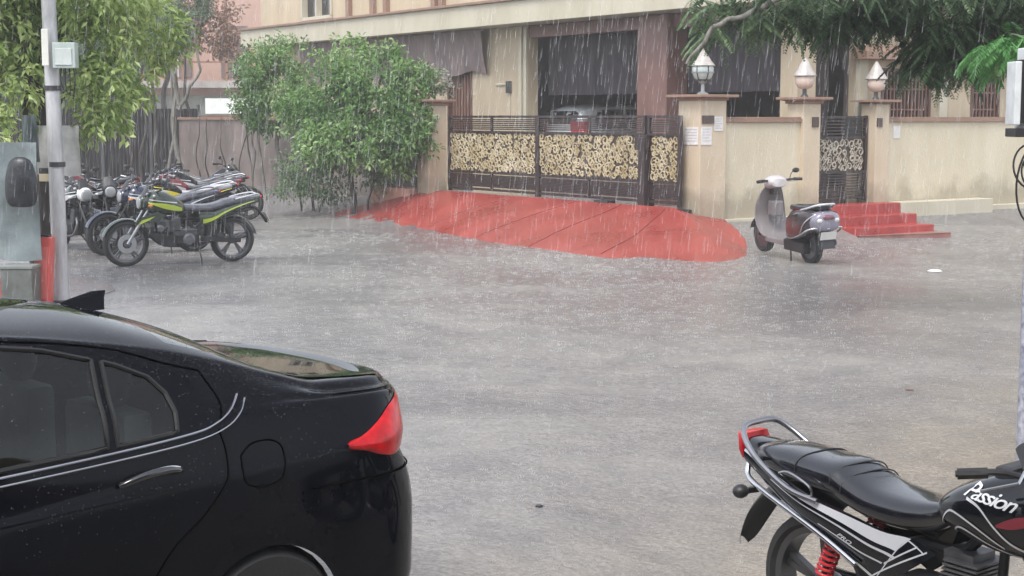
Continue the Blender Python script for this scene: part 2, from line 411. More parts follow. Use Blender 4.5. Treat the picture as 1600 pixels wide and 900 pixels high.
s = HB(); s.box(3.62, 3.8, .85, 4.55, 3.92, 4.21); s.box(3.62, 3.8, 5.6, 10.2, 3.92, 4.21); s.b2('porch_beam', BROWN, H, B)
s = HB()
for p0, p1 in ((10.2, 10.32), (10.42, 10.55)): s.box(3.53, 3.6, p0, p1, -.3, 4.2)
s.box(3.56, 3.6, 11.0, 11.65, 2.75, 2.8); s.box(3.56, 3.6, 10.98, 11.02, 1.9, 2.8)
s.b2('wall_moulding', CREAM2, H, B, bevel=.008)
s = HB()                                                          # rolled grey-brown rain blind under the slab
rows = []
for i, zz in enumerate((4.2, 3.9, 3.6, 3.3, 3.08)): rows.append([(3.28 + .05*i + .02*sin(p*6+i), p, zz + (.06*sin(p*3.1) if i == 4 else 0)) for p in lin(11.95, 22.6, 110)])
s.grid(rows); s.b2('rain_blind', M('grey_brown_blind', (.20, .155, .15), .7, var=.35, vs=2, stretch=(2, 2, .4), bump=.3), H, B, smooth=60)
s = HB(); s.box(3.7, 3.78, 12.9, 14.0, .1, 3.12); d = s.b2('door', WOOD, H, B)
s = HB()
for i in range(7): s.box(3.66, 3.7, 12.98 + i*.145, 13.06 + i*.145, .2, 3.05)
s.b2('door_slats', M('reddish_brown_slat', (.17, .085, .06), .5), d, B)
s = HB(); s.box(3.57, 3.86, 12.83, 12.9, .1, 3.17); s.box(3.57, 3.86, 14.0, 14.07, .1, 3.17); s.box(3.57, 3.86, 12.9, 14.0, 3.12, 3.17); s.b2('door_frame', WOOD, H, B)
# small electric switch box by the door
s = HB(); s.box(3.5, 3.6, 10.95, 11.08, 2.55, 2.85); s.b2('switch_box', DM, H, B)
# upper window and pilasters
s = HB(); s.box(3.7, 3.74, 20.75, 22.9, 5.02, 6.3); wd = s.b2('window', GLASSD, H, B)
s = HB(); s.box(3.5, 3.72, 20.75, 20.87, 5.02, 6.3); s.box(3.5, 3.72, 22.78, 22.9, 5.02, 6.3); s.box(3.5, 3.72, 20.75, 22.9, 4.97, 5.07); s.box(3.5, 3.72, 21.78, 21.86, 5.02, 6.3)
s.b2('frame', CREAM2, wd, B)
for p in (19.6, 18.1, 17.3, 14.6, 14.2, 13.0):
    s = HB(); s.box(3.42, 3.55, p-.12, p+.08, 4.85, 8.2); s.b2('pilaster', CAPM, H, B)
s = HB(); s.box(2.95, 3.4, 5.0, 12.4, 4.85, 4.98); s.b2('balcony_wall', CREAM, H, B)
# right side: sunshades, grille windows
s = HB(); s.box(5.1, 7.7, .15, .6, 3.12, 3.28); s.frustum(5.1, 7.7, .15, .6, 3.28, 5.3, 7.5, .45, .6, 3.42); s.b2('sunshade', CAPM, H, B, bevel=.01)
s = HB(); s.box(8.6, 10.0, .25, .6, 2.98, 3.1); s.b2('sunshade', CAPM, H, B, bevel=.01)
for (q0, q1, z0, z1) in ((6.0, 7.54, .8, 2.96), (8.84, 9.81, 1.0, 2.84)):
    s = HB(); s.box(q0, q1, .72, .76, z0, z1); wd = s.b2('window', GLASSD, H, B)
    s = HB(); s.box(q0, q0+.07, .58, .72, z0, z1); s.box(q1-.07, q1, .58, .72, z0, z1); s.box(q0, q1, .58, .72, z1-.07, z1); s.box(q0, q1, .58, .72, z0, z0+.07)
    s.b2('frame', WOOD, wd, B)
    s = HB(); n = int((q1-q0)/.11)
    for i in range(1, n): s.box(q0+i*(q1-q0)/n-.018, q0+i*(q1-q0)/n+.018, .62, .66, z0, z1)
    for i in range(1, 5): s.box(q0, q1, .63, .65, z0+i*(z1-z0)/5-.015, z0+i*(z1-z0)/5+.015)
    s.b2('grille', M('brown_window_grille', (.20, .11, .08), .5), wd, B)
s = HB(); s.box(5.25, 5.5, .5, .6, -.3, 4.2); s.box(7.75, 8.0, .52, .6, -.3, 4.2); s.box(10.15, 10.4, .52, .6, -.3, 4.2); s.b2('wall_moulding', CREAM2, H, B)
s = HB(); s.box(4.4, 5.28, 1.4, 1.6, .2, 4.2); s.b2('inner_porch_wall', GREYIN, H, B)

# ================================================================ COMPOUND WALLS AND PILLARS
def pillar(label, q0, p0, sz, top, capz, lampkind, light, papers=None, plates=None):
    base = (q0+sz/2, p0+sz/2, -.5)
    t = hthing('gate_pillar', label, 'pillar', base, 'pillars of the compound wall')
    s = HB(); s.box(q0, q0+sz, p0, p0+sz, -.5, top); s.b2('shaft', CREAMF, t, base, bevel=.008)
    s = HB(); e = .07; s.box(q0-e*.5, q0+sz+e*.5, p0-e*.5, p0+sz+e*.5, top, top+.05)
    s.frustum(q0-e*.5, q0+sz+e*.5, p0-e*.5, p0+sz+e*.5, top+.05, q0-e*2.1, q0+sz+e*2.1, p0-e*2.1, p0+sz+e*2.1, capz-.05)
    s.box(q0-e*2.4, q0+sz+e*2.4, p0-e*2.4, p0+sz+e*2.4, capz-.05, capz); s.b2('cap', CAPM, t, base, bevel=.006)
    if papers:
        for (face, a, z, ww, hh) in papers:
            s = HB()
            if face == 'q': s.box(q0-.012, q0-.004, p0+a, p0+a+ww, z, z+hh)
            else: s.box(q0+a, q0+a+ww, p0-.012, p0-.004, z, z+hh)
            pp = s.b2('notice_paper', PAPER, t, base)
            l = HB()
            for i in range(5):
                zz = z+hh-.05-i*hh/6.2
                if face == 'q': l.box(q0-.015, q0-.0125, p0+a+.03, p0+a+ww*(.9 - .15*(i % 2)), zz, zz+.012)
                else: l.box(q0+a+.03, q0+a+ww*(.9 - .15*(i % 2)), p0-.015, p0-.0125, zz, zz+.012)
            l.b2('print_lines', M('faded_print', (.42, .41, .42), .8), pp, base)
    if plates:
        for (face, a, z, ww, hh) in plates:
            s = HB()
            if face == 'q': s.box(q0-.03, q0-.004, p0+a, p0+a+ww, z, z+hh)
            else: s.box(q0+a, q0+a+ww, p0-.03, p0-.004, z, z+hh)
            s.b2('name_plate', PLATE, t, base, bevel=.005)
    return t, base
pillar('wide cream gate pillar at the corner of the plot, with papers and a brown plate on it', .44, -.1, .64, 2.25, 2.36, 0, True,
       papers=[('p', .33, 1.68, .22, .27), ('q', .05, 1.42, .42, .33), ('p', .01, 1.42, .26, .34)], plates=[('p', .03, 1.82, .29, .15)])
pillar('cream pillar left of the small gate under a pointed white lamp', 3.1, -.1, .46, 2.2, 2.33, 1, True, plates=[('p', .22, 1.74, .17, .2)])
pillar('slim cream pillar right of the small gate under a pointed white lamp', 5.12, -.1, .40, 2.2, 2.29, 1, True, plates=[('p', .03, 1.74, .15, .18)])
pillar('cream pillar at the left end of the main gate beside the leafy shrub', -.3, 8.6, .5, 2.2, 2.34, None, False)

def cwall(label, q0, q1, top, base_ledge=None, light=CREAM2F):
    base = ((q0+q1)/2, .1, -.5)
    t = hthing('compound_wall', label, 'wall', base)
    s = HB(); s.box(q0, q1, 0, .24, -.5, top-.10); s.b2('wall_face', light, t, base)
    s = HB(); s.box(q0, q1, -.06, .30, top-.10, top-.03); s.box(q0, q1, -.03, .27, top-.03, top); s.b2('coping', CAPM, t, base, bevel=.005)
    return t, base
cwall('cream compound wall between the corner pillar and the small gate, behind the scooter', 1.08, 3.1, 1.94)
t, base = cwall('long pale cream compound wall right of the small gate with a paper notice', 5.52, 15.0, 1.94)
s = HB(); s.box(5.75, 5.95, -.012, -.004, 1.5, 1.76); s.b2('notice_paper', PAPER, t, base)
# plinth ledges along the wall foot
base = (7.0, -.3, -.5)
lg = HB(); lg.box(5.6, 8.45, -.42, -.004, -.5, .2)
tag(lg.b2('wall_plinth', CREAM2, None, (0, 0, 0), bevel=.01), 'low cream plinth ledge at the foot of the wall right of the red steps', 'plinth')
o = bpy.data.objects['wall_plinth']; o.location = hw(0, 0, 0); o.rotation_euler = (0, 0, TH)
lg = HB(); lg.box(8.45, 15, -.2, -.004, -.5, .04)
o = lg.b2('wall_plinth', CREAM2, None, (0, 0, 0), bevel=.01); tag(o, 'lower pale kerb ledge running right along the wall foot', 'plinth'); o.location = hw(0, 0, 0); o.rotation_euler = (0, 0, TH)
lg = HB(); lg.box(.6, 3.4, -.1, -.004, -.5, .0)
o = lg.b2('wall_plinth', CREAM2, None, (0, 0, 0), bevel=.01); tag(o, 'thin cream skirting at the wall foot behind the scooter', 'plinth'); o.location = hw(0, 0, 0); o.rotation_euler = (0, 0, TH)
# left boundary beyond the main gate (behind shrubs)
base = (0.1, 14, -.5)
t = hthing('compound_wall', 'grey green boundary wall half hidden behind the shrubs left of the main gate', 'wall', base)
s = HB(); s.box(0.05, .28, 9.1, 27, -.5, 1.85); s.b2('wall_face', M('damp_grey_wall', (.15, .125, .115), .8, var=.3, vs=1.5, bump=.3, streak=.3, col2=(.25,.20,.18)), t, base)
s = HB(); s.box(0.0, .33, 9.1, 27, 1.85, 1.93); s.b2('coping', CAPM, t, base)
base = (-.4, 10.7, 0)
o = HB(); o.box(-.55, .0, 9.2, 10.95, -.5, .27)
o = o.b2('low_wall_block', M('pink_plaster', (.52, .27, .20), .7, var=.12, vs=3), None, (0, 0, 0), bevel=.015); o.location = hw(0, 0, 0); o.rotation_euler = (0, 0, TH)
tag(o, 'low pinkish masonry block between the shrub and the left gate pillar', 'low wall')

# ================================================================ LAMPS
def lamp_bulb(label, q, p, z, pointed):
    t = hthing('pillar_lamp', label, 'lamp', (q, p, z), 'lamps on the gate pillars')
    if not pointed:
        MB().lathe([(.0, 0), (.09, 0), (.09, .02), (.03, .05), (.025, .16), (.05, .18), (.07, .20)], n=18).build('stem', M('grey_lamp_metal', (.35, .36, .36), .35, .6), t, smooth=40)
        MB().lathe([(.06, .20), (.13, .25), (.165, .33), (.17, .40), (.16, .44)], n=24).build('globe', M('frosted_globe', (.45, .50, .48), .12, var=.05, spec=.8), t, smooth=60)
        fr_ = MB()
        for k in range(6):
            a = 2*pi*k/6+.3; fr_.tube([((r_+.006)*cos(a), (r_+.006)*sin(a), z_) for r_, z_ in ((.06, .20), (.13, .25), (.165, .33), (.17, .40), (.16, .44))], .008, 5)
        fr_.lathe([(.10, .212), (.112, .222), (.112, .232), (.095, .225)], n=20); fr_.build('frame', DM, t)
        MB().lathe([(.165, .33), (.178, .335), (.178, .35), (.165, .355)], n=24).build('band', M('grey_lamp_metal'), t)
        MB().lathe([(.185, .435), (.19, .445), (.14, .50), (.08, .59), (.03, .66), (.012, .70), (0, .71)], n=24).build('cap', WHITEC, t, smooth=40)
    else:
        MB().lathe([(.0, 0), (.07, 0), (.06, .02), (.035, .05), (.035, .13)], n=16).build('stem', DM, t, smooth=40)
        MB().lathe([(.05, .13), (.12, .16), (.15, .22), (.155, .28), (.145, .34)], n=20).build('globe', M('cream_globe', (.60, .47, .40), .25, var=.05), t, smooth=60)
        MB().lathe([(.185, .335), (.19, .345), (.135, .43), (.07, .545), (.015, .63), (0, .635)], n=20).build('cap', WHITEC, t, smooth=40)
    return t
lamp_bulb('clear globe lamp with a white cap on the wide corner pillar', .76, .22, 2.36, False)
lamp_bulb('pointed white lamp on the pillar left of the small gate', 3.33, .13, 2.33, True)
lamp_bulb('pointed white lamp on the slim pillar right of the small gate', 5.32, .10, 2.29, True)

# ================================================================ GATES
def ribbon(mb, pts, wd, q0, q1):          # flat strip in the p-z plane, thickness q0..q1
    n = len(pts); vs = []
    for i in range(n):
        a = pts[max(i-1, 0)]; b = pts[min(i+1, n-1)]
        dx, dz = b[0]-a[0], b[1]-a[1]; l = math.hypot(dx, dz) or 1; nx, nz = -dz/l*wd/2, dx/l*wd/2
        for (sx, qq) in ((1, q0), (-1, q0), (-1, q1), (1, q1)): vs.append((qq, pts[i][0]+nx*sx, pts[i][1]+nz*sx))
    fs = []
    for i in range(n-1):
        for k in range(4): fs.append((i*4+k, i*4+(k+1) % 4, (i+1)*4+(k+1) % 4, (i+1)*4+k))
    mb.add(vs, fs)
def scrolls(mb, p0, p1, z0, z1, q0, q1, step=.2, wd=.03, seed=1):
    """cut sheet panel: curls, leaves and lozenges in irregular rows"""
    rnd = random.Random(seed); rowsn = max(2, round((z1-z0)/(step*1.05))); n = max(1, round((p1-p0)/step)); st = (p1-p0)/n; h = (z1-z0)/rowsn
    cl = lambda v, a, b_: min(max(v, a), b_)
    for r in range(rowsn):
        for i in range(n):
            c = p0+(i+.5+rnd.uniform(-.3, .3))*st; cz = z0+(r+.5+rnd.uniform(-.3, .3))*h; k = rnd.random(); s = rnd.choice((-1, 1)); dz = rnd.choice((-1, 1)); a0 = rnd.uniform(-3, 3); RS = rnd.uniform(.42, .78); W0 = wd; wd_ = wd*rnd.uniform(.65, 1.15)
            if k < .55:
                pts = []
                for q in range(15):
                    t_ = q/14; a = a0+t_*2.4*pi*s; rr = st*RS*(1-.66*t_); pts.append((cl(c+rr*cos(a)*.95, p0, p1), cl(cz+rr*sin(a)*dz*h/st, z0, z1)))
                ribbon(mb, pts, wd_, q0+rnd.uniform(0, .006), q1)
            elif k < .78:
                for o_ in (-.34, .3): ribbon(mb, [(c+o_*st+.0, max(z0, cz-h*.7)), (c-o_*st*.5, cz-h*.18), (c+o_*st*1.4, cz+h*.16), (c+o_*st*.3, min(z1, cz+h*.7))], wd_*.9, q0, q1)
            else:
                ribbon(mb, [(cl(u_, p0, p1), cl(v_, z0, z1)) for u_, v_ in ((c, cz-h*.6), (c+st*.42, cz), (c, cz+h*.6), (c-st*.42, cz), (c, cz-h*.6))], wd*.75, q0, q1)
                ribbon(mb, [(c, cz-h*.2), (c, cz+h*.2)], wd*1.4, q0+.003, q1)
def gate_leaf(parent, base, p0, p1, seed, q=.25, z0=.24, z1=1.97, zm0=.70, zm1=1.58, nb=(9, 10)):
    f = HB()
    for (a, b) in ((p0, p0+.07), (p1-.07, p1)): f.box(q-.035, q+.035, a, b, z0, z1)
    for z in (z0+.05, zm0-.03, zm1, z1-.05): f.box(q-.03, q+.03, p0+.07, p1-.07, z, z+.05)
    m = (p0+p1)/2
    if p1-p0 > 2:
        for (za, zb) in ((z0+.1, zm0-.03), (zm1+.05, z1-.05)): f.box(q-.025, q+.025, m-.025, m+.025, za, zb)
    f.b2('gate_frame', BLACKM, parent, base)
    s = HB()
    for i in range(nb[0]): z = z0+.13+i*(zm0-.05-z0-.13)/nb[0]; s.box(q-.018, q+.018, p0+.07, p1-.07, z, z+.028)
    s.b2('lower_bars', BLACKM, parent, base); s = HB()
    for i in range(1, nb[1]-3): z = zm1+.05+i*(z1-.05-zm1-.05)/(nb[1]-3); s.box(q-.018, q+.018, p0+.07, p1-.07, z-.014, z+.014)
    s.b2('upper_bars', BLACKM, parent, base)
    b = HB(); b.box(q+.012, q+.02, p0+.075, p1-.075, zm0+.02, zm1); b.b2('panel_backing', M('dark_gate_mesh', (.045, .034, .024), .5, var=.3, vs=4, col2=(.09,.07,.05)), parent, base)
    sc = HB(); scrolls(sc, p0+.08, p1-.08, zm0+.03, zm1-.01, q-.02, q+.008, step=.145, seed=seed, wd=.026); sc.b2('gold_scrollwork', GOLD, parent, base)
base = (.25, 4.4, .2)
G1 = hthing('main_gate', 'wide black sliding main gate with a golden scrollwork band, in front of the porch', 'gate', base)
gate_leaf(G1, base, 4.93, 8.56, 1); gate_leaf(G1, base, 1.28, 4.93, 2); gate_leaf(G1, base, .62-.4, 1.2, 3)
s = HB(); s.box(.12, .38, 1.16, 1.36, .22, 1.55); s.b2('meeting_post', BLACKM, G1, base, bevel=.01)
s = HB(); s.box(.14, .22, 1.12, 1.5, 1.3, 1.6); s.b2('lock_box', BLACKM, G1, base, bevel=.01)
s = HB(); s.lathe([(0, -.02), (.07, -.02), (.07, .02), (0, .02)], (.2, 2.6, .26), 'x', 12); s.box(.1, .3, 2.3, 2.75, .2, .28); s.b2('gate_roller', DM, G1, base)
s = HB(); s.box(.1, .42, 0.1, 8.7, .16, .2); s.b2('gate_rail', DM, G1, base)
# small gate in the right wall: plane p = .1
base = (4.34, .1, .2)
G2 = hthing('small_gate', 'narrow black wicket gate with pale scrollwork at the top of the red steps', 'gate', base)
def swap(hb):      # scroll helper works in q-plane, this gate lies in a p-plane
    return hb.xform(lambda v: Vector((v.y, v.x, v.z)))
f = HB(); a0, a1, z0, z1 = 3.6, 5.08, .25, 1.97
for (a, b) in ((a0, a0+.07), (a1-.07, a1)): f.box(a, b, .07, .14, z0, z1)
for z in (z0+.03, .80, 1.50, z1-.06): f.box(a0+.07, a1-.07, .075, .135, z, z+.05)
f.b2('gate_frame', BLACKM, G2, base)
f = HB()
for i in range(8): f.box(a0+.07, a1-.07, .09, .12, .36+i*.055, .36+i*.055+.028)
f.b2('lower_bars', BLACKM, G2, base); f = HB()
for i in range(5): f.box(a0+.07, a1-.07, .09, .12, 1.585+i*.065, 1.585+i*.065+.028)
f.b2('upper_bars', BLACKM, G2, base)
f = HB(); f.box(a0+.9, a1-.07, .15, .16, 1.55, 1.93); f.b2('letter_sheet', M('dark_green_sheet', (.05, .07, .065), .4), G2, base)
f = HB(); f.box(a0+.07, a1-.07, .121, .128, .85, 1.5); f.b2('panel_backing', M('dark_gate_mesh'), G2, base)
f = HB(); scrolls(f, a0+.09, a1-.09, .86, 1.49, .085, .115, seed=5, step=.15, wd=.021); swap(f); f.b2('pale_scrollwork', M('pale_gate_paint', (.42, .38, .31), .5, var=.3, vs=5), G2, base)

# ================================================================ RED RAMP AND STEPS
topc = [(-1.55, 11.2, -.42), (-1.1, 10.9, -.34), (-.75, 10.4, -.14), (-.5, 9.3, .1), (-.1, 8.7, .22), (.12, 8.1, .235), (.12, 6.6, .235), (.12, 5.0, .235), (.12, 3.4, .235), (.12, 2.1, .235), (.12, 1.2, .235), (.12, .3, .235), (.0, -.08, .20), (.3, -.12, .12), (.7, -.12, .05), (1.05, -.14, .0)]
top = [tuple(hw(q, p, z)) for q, p, z in topc]
bot = [(-3.56, 29.96), (-3.18, 29.31), (-2.34, 28.06), (-1.68, 26.82), (-1.07, 25.53), (-.25, 23.71), (.47, 22.45), (.95, 21.52), (1.4, 20.94), (1.94, 21.03), (2.48, 20.47), (2.94, 20.66), (3.26, 21.32), (3.46, 22.3), (3.46, 23.01), (3.35, 23.45)]
bot = [(x, y, ground_z(x, y) - .015) for x, y in bot]
topf = cr(top, 6); botf = cr(bot, 6)
rows = []
for j in range(19):
    t = j/18; rows.append([])
    for i in range(len(topf)):
        a = Vector(topf[i]); b = Vector(botf[i]); p = a.lerp(b, t)
        gz = ground_z(p.x, p.y)
        lift = .0*sin(pi*t) + .008*noise.noise(Vector((p.x*.6, p.y*.6, 0)))*(1-t)
        wob = .05*noise.noise(Vector((i*.35, 0, 5)))*t*t
        z = a.z*(1-t) + b.z*t + lift
        if t < .97: z = max(z, gz + .012)
        rows[-1].append((p.x + wob, p.y + wob, z))
rp = MB(); rp.grid(rows)
ramp = thing('entrance_ramp', 'broad wet red painted concrete ramp sloping from the main gate to the road', 'ramp', (0, 0, 0))
rp.build('ramp_surface', REDP, ramp, smooth=50)
from mathutils.bvhtree import BVHTree
_bv = BVHTree.FromPolygons([Vector(v) for v in rp.v], [f for f in rp.f])
for (x0, y0), (x1, y1) in (((-1.45, 26.6), (.35, 27.2)), ((-.55, 24.6), (1.15, 25.6)), ((.25, 22.95), (1.75, 24.6)), ((1.25, 21.4), (2.35, 23.6))):
    L_ = []
    for k in range(30):
        u = k/29; x, y = x0+(x1-x0)*u, y0+(y1-y0)*u; hit = _bv.ray_cast(Vector((x, y, 3)), Vector((0, 0, -1)))
        if hit[0] is not None: L_.append(hit[0] + Vector((0, 0, .001)))
    if len(L_) > 2: jb = MB(); jb.tube(L_, .008, 5); jb.build('expansion_joint', M('dark_red_joint', (.13, .02, .018), .6), ramp)
# three red steps and a low worn bottom step
base = (4.45, -.9, -.5)
ST = hthing('entrance_steps', 'flight of red painted steps leading up to the small gate', 'steps', base)
for i, (pp, zt) in enumerate(((-.42, .20), (-.87, -.0), (-1.32, -.19))):
    s = HB(); s.box(3.35 if i else 3.25, 5.56, pp, 0 - .004*i - .004, -.6, zt - .0); s.b2('step', REDD, ST, base, bevel=.015)
s = HB(); s.prism([(3.32, -1.42), (5.52, -1.78), (5.58, -1.7), (5.5, -1.3), (3.4, -1.3)], -.6, -.33, 'z'); s.b2('step', M('worn_red_brown_step', (.26, .12, .10), .5, var=.25), ST, base, bevel=.01)
tag(ST.children[-1], 'worn reddish brown bottom step')
# ================================================================ CARS
PAINTK = M('black_car_paint', (.003, .0035, .006), .10, var=.1, coat=.9, coat_ior=1.24, bump=.05, bs=40, spec=0.0)
RUB = M('black_rubber', (.012, .012, .013), .6, var=.2, bump=.2, bs=60)
TYRE = M('tyre_rubber', (.022, .022, .023), .7, var=.3, bump=.3, bs=50)
CHROME = M('wet_chrome', (.62, .62, .64), .14, 1.0, var=.1, vs=10)
ALLOY = M('alloy_metal', (.45, .46, .48), .3, .9, var=.1)
REDL = M('red_lamp_lens', (.50, .004, .008), .2, var=.35, vs=14, coat=.35, bump=.15, bs=110, spec=.2)
CLEARL = M('clear_lamp_lens', (.55, .56, .56), .1, var=.1, coat=1.0)
BLKP = M('black_plastic', (.02, .02, .022), .45, var=.2, bump=.1)
CARGLASS = glassmat('tinted_car_glass', (.55, .58, .56), .03)
SEATM = M('grey_seat_fabric', (.34, .34, .32), .8, var=.15)
PLATEW = M('number_plate_white', (.62, .61, .58), .5, var=.08)

class CarShape:
    R = .45
    def __init__(s, kind):
        s.kind = kind
        if kind == 'sedan':
            s.L = 4.44; s.W = .8475; s.ax = (.84, 3.45); s.wr = .29
            s.zt = table([(0,1.085),(.1,1.10),(.3,1.112),(.48,1.122),(.66,1.20),(.85,1.30),(1.05,1.37),(1.3,1.425),(1.7,1.462),(2.1,1.488),(2.5,1.47),(2.8,1.40),(3.1,1.24),(3.45,1.03),(3.8,.96),(4.2,.82),(4.44,.66)])
            s.rz = table([(0,1.075),(.1,1.088),(.3,1.098),(.46,1.105),(.66,1.155),(.9,1.235),(1.1,1.29),(1.3,1.33),(1.7,1.388),(2.1,1.415),(2.5,1.395),(2.8,1.33),(3.1,1.18),(3.45,1.00),(3.8,.93),(4.2,.79),(4.44,.64)])
            s.ry = table([(0,.66),(.3,.665),(.55,.66),(.75,.64),(.95,.62),(1.3,.595),(1.7,.58),(2.5,.58),(3.1,.64),(3.45,.69),(4.44,.62)])
            s.bz = table([(0,1.03),(.3,1.05),(.6,1.055),(.9,1.045),(1.3,1.015),(1.9,.985),(2.5,.965),(3.3,.93),(3.8,.86),(4.2,.74),(4.44,.6)])
            s.by = table([(0,.75),(.4,.765),(.9,.785),(1.3,.79),(3.3,.79),(4.44,.74)])
        else:
            s.L = 3.85; s.W = .835; s.ax = (.68, 3.1); s.wr = .29
            s.zt = table([(0,1.30),(.08,1.42),(.2,1.47),(.6,1.515),(1.2,1.535),(1.8,1.53),(2.2,1.46),(2.6,1.24),(2.95,1.06),(3.3,.98),(3.65,.86),(3.85,.66)])
            s.rz = table([(0,1.24),(.1,1.35),(.25,1.40),(.6,1.44),(1.2,1.46),(1.8,1.45),(2.2,1.38),(2.6,1.18),(2.95,1.02),(3.3,.95),(3.65,.83),(3.85,.64)])
            s.ry = table([(0,.58),(.3,.585),(1.2,.58),(2.2,.6),(2.95,.68),(3.85,.6)])
            s.bz = table([(0,1.02),(.6,1.0),(1.3,.97),(2.5,.93),(3.0,.90),(3.5,.78),(3.85,.6)])
            s.by = table([(0,.74),(.4,.77),(1,.78),(3,.78),(3.85,.72)])
        s.cz = table([(0,.93),(1,.90),(2,.86),(3,.82),(s.L,.54)])
    def prof(s, x):               # list of (y, z) control points bottom to centre top
        zt, rz, ry, bz, by, cz = s.zt(x), s.rz(x), s.ry(x), s.bz(x), s.by(x), s.cz(x)
        W = s.W; k = max(0, (x-(s.L-.6))/.6); W = W*(1-.16*k*k)
        lo = .19 + (.04 if x < .25 else 0)
        by = min(by, W-.02)
        return [(W-.10, lo), (W-.02, lo+.10), (W-.005, .45), (W, .66), (W-.008, cz-.05), (W-.022, cz), (by, bz), (by-.035, bz+(rz-bz)*.28), ((by+ry)/2+.012, (bz+rz)/2), (ry+.028, rz-.022), (ry-.02, rz+.008), (ry*.72, rz+(zt-rz)*.52), (ry*.36, rz+(zt-rz)*.89), (0, zt)]
    def xoff(s, z):               # rear slant of the tail
        if s.kind == 'sedan':
            return table([(.1,.06),(.3,.0),(.6,.0),(.78,.03),(.84,.065),(1.0,.035),(1.05,.02),(1.09,.03),(1.2,.06)])(z)
        return table([(.1,.05),(.3,0),(.6,.0),(.7,.04),(1.0,.07),(1.4,.16)])(z)
    def station(s, st, sub=5):
        """st<0: round the rear corner (st*-90deg); st>=0: x=R+st"""
        R = s.R
        if st < 0: a = min(1, -st)*pi/2; m = max(0, cos(a))**(2/3.4); x = R - R*max(0, sin(a))**(2/3.4)*1.0
        else: m = 1; x = R + st
        if x > s.L - .5:            # front rounding
            t = (x-(s.L-.5))/.5; m *= max(0, 1 - t**3.5)**.4
        P = cr(s.prof(x), sub)
        out = []
        for (y, z) in P:
            f = 1 - smooth01(0, .8, x)
            out.append((x + s.xoff(z)*f, y*m, z))
        return out
    def side(s, st, z, off=0.0):
        P = s.station(st); best = None
        for i in range(len(P)-1):
            if (P[i][2]-z)*(P[i+1][2]-z) <= 0 and P[i+1][2] != P[i][2] and i < len(P)*.8:
                t = (z-P[i][2])/(P[i+1][2]-P[i][2]); v = Vector(P[i]).lerp(Vector(P[i+1]), t); d = Vector(P[i+1])-Vector(P[i]); best = (v, d); break
        if best is None: v = Vector(P[-1]); return v
        v, d = best
        if off:
            Q = s.station(st+.01); w = None
            for i in range(len(Q)-1):
                if (Q[i][2]-z)*(Q[i+1][2]-z) <= 0 and Q[i+1][2] != Q[i][2] and i < len(Q)*.8:
                    t = (z-Q[i][2])/(Q[i+1][2]-Q[i][2]); w = Vector(Q[i]).lerp(Vector(Q[i+1]), t); break
            if w is None: w = v + Vector((.01, 0, 0))
            n = (w-v).cross(d); 
            if n.length > 0: n.normalize()
            if n.y < 0: n = -n
            v = v + n*off
        return v

def mirror_y(mb):
    o = len(mb.v); vs = [(x, -y, z) for x, y, z in mb.v]; fs = [tuple(i for i in reversed(f)) for f in mb.f]
    return mb.add(vs, fs)
def in_poly(x, z, poly):
    c = False; n = len(poly)
    for i in range(n):
        x1, z1 = poly[i]; x2, z2 = poly[(i+1) % n]
        if (z1 > z) != (z2 > z) and x < (x2-x1)*(z-z1)/(z2-z1)+x1: c = not c
    return c

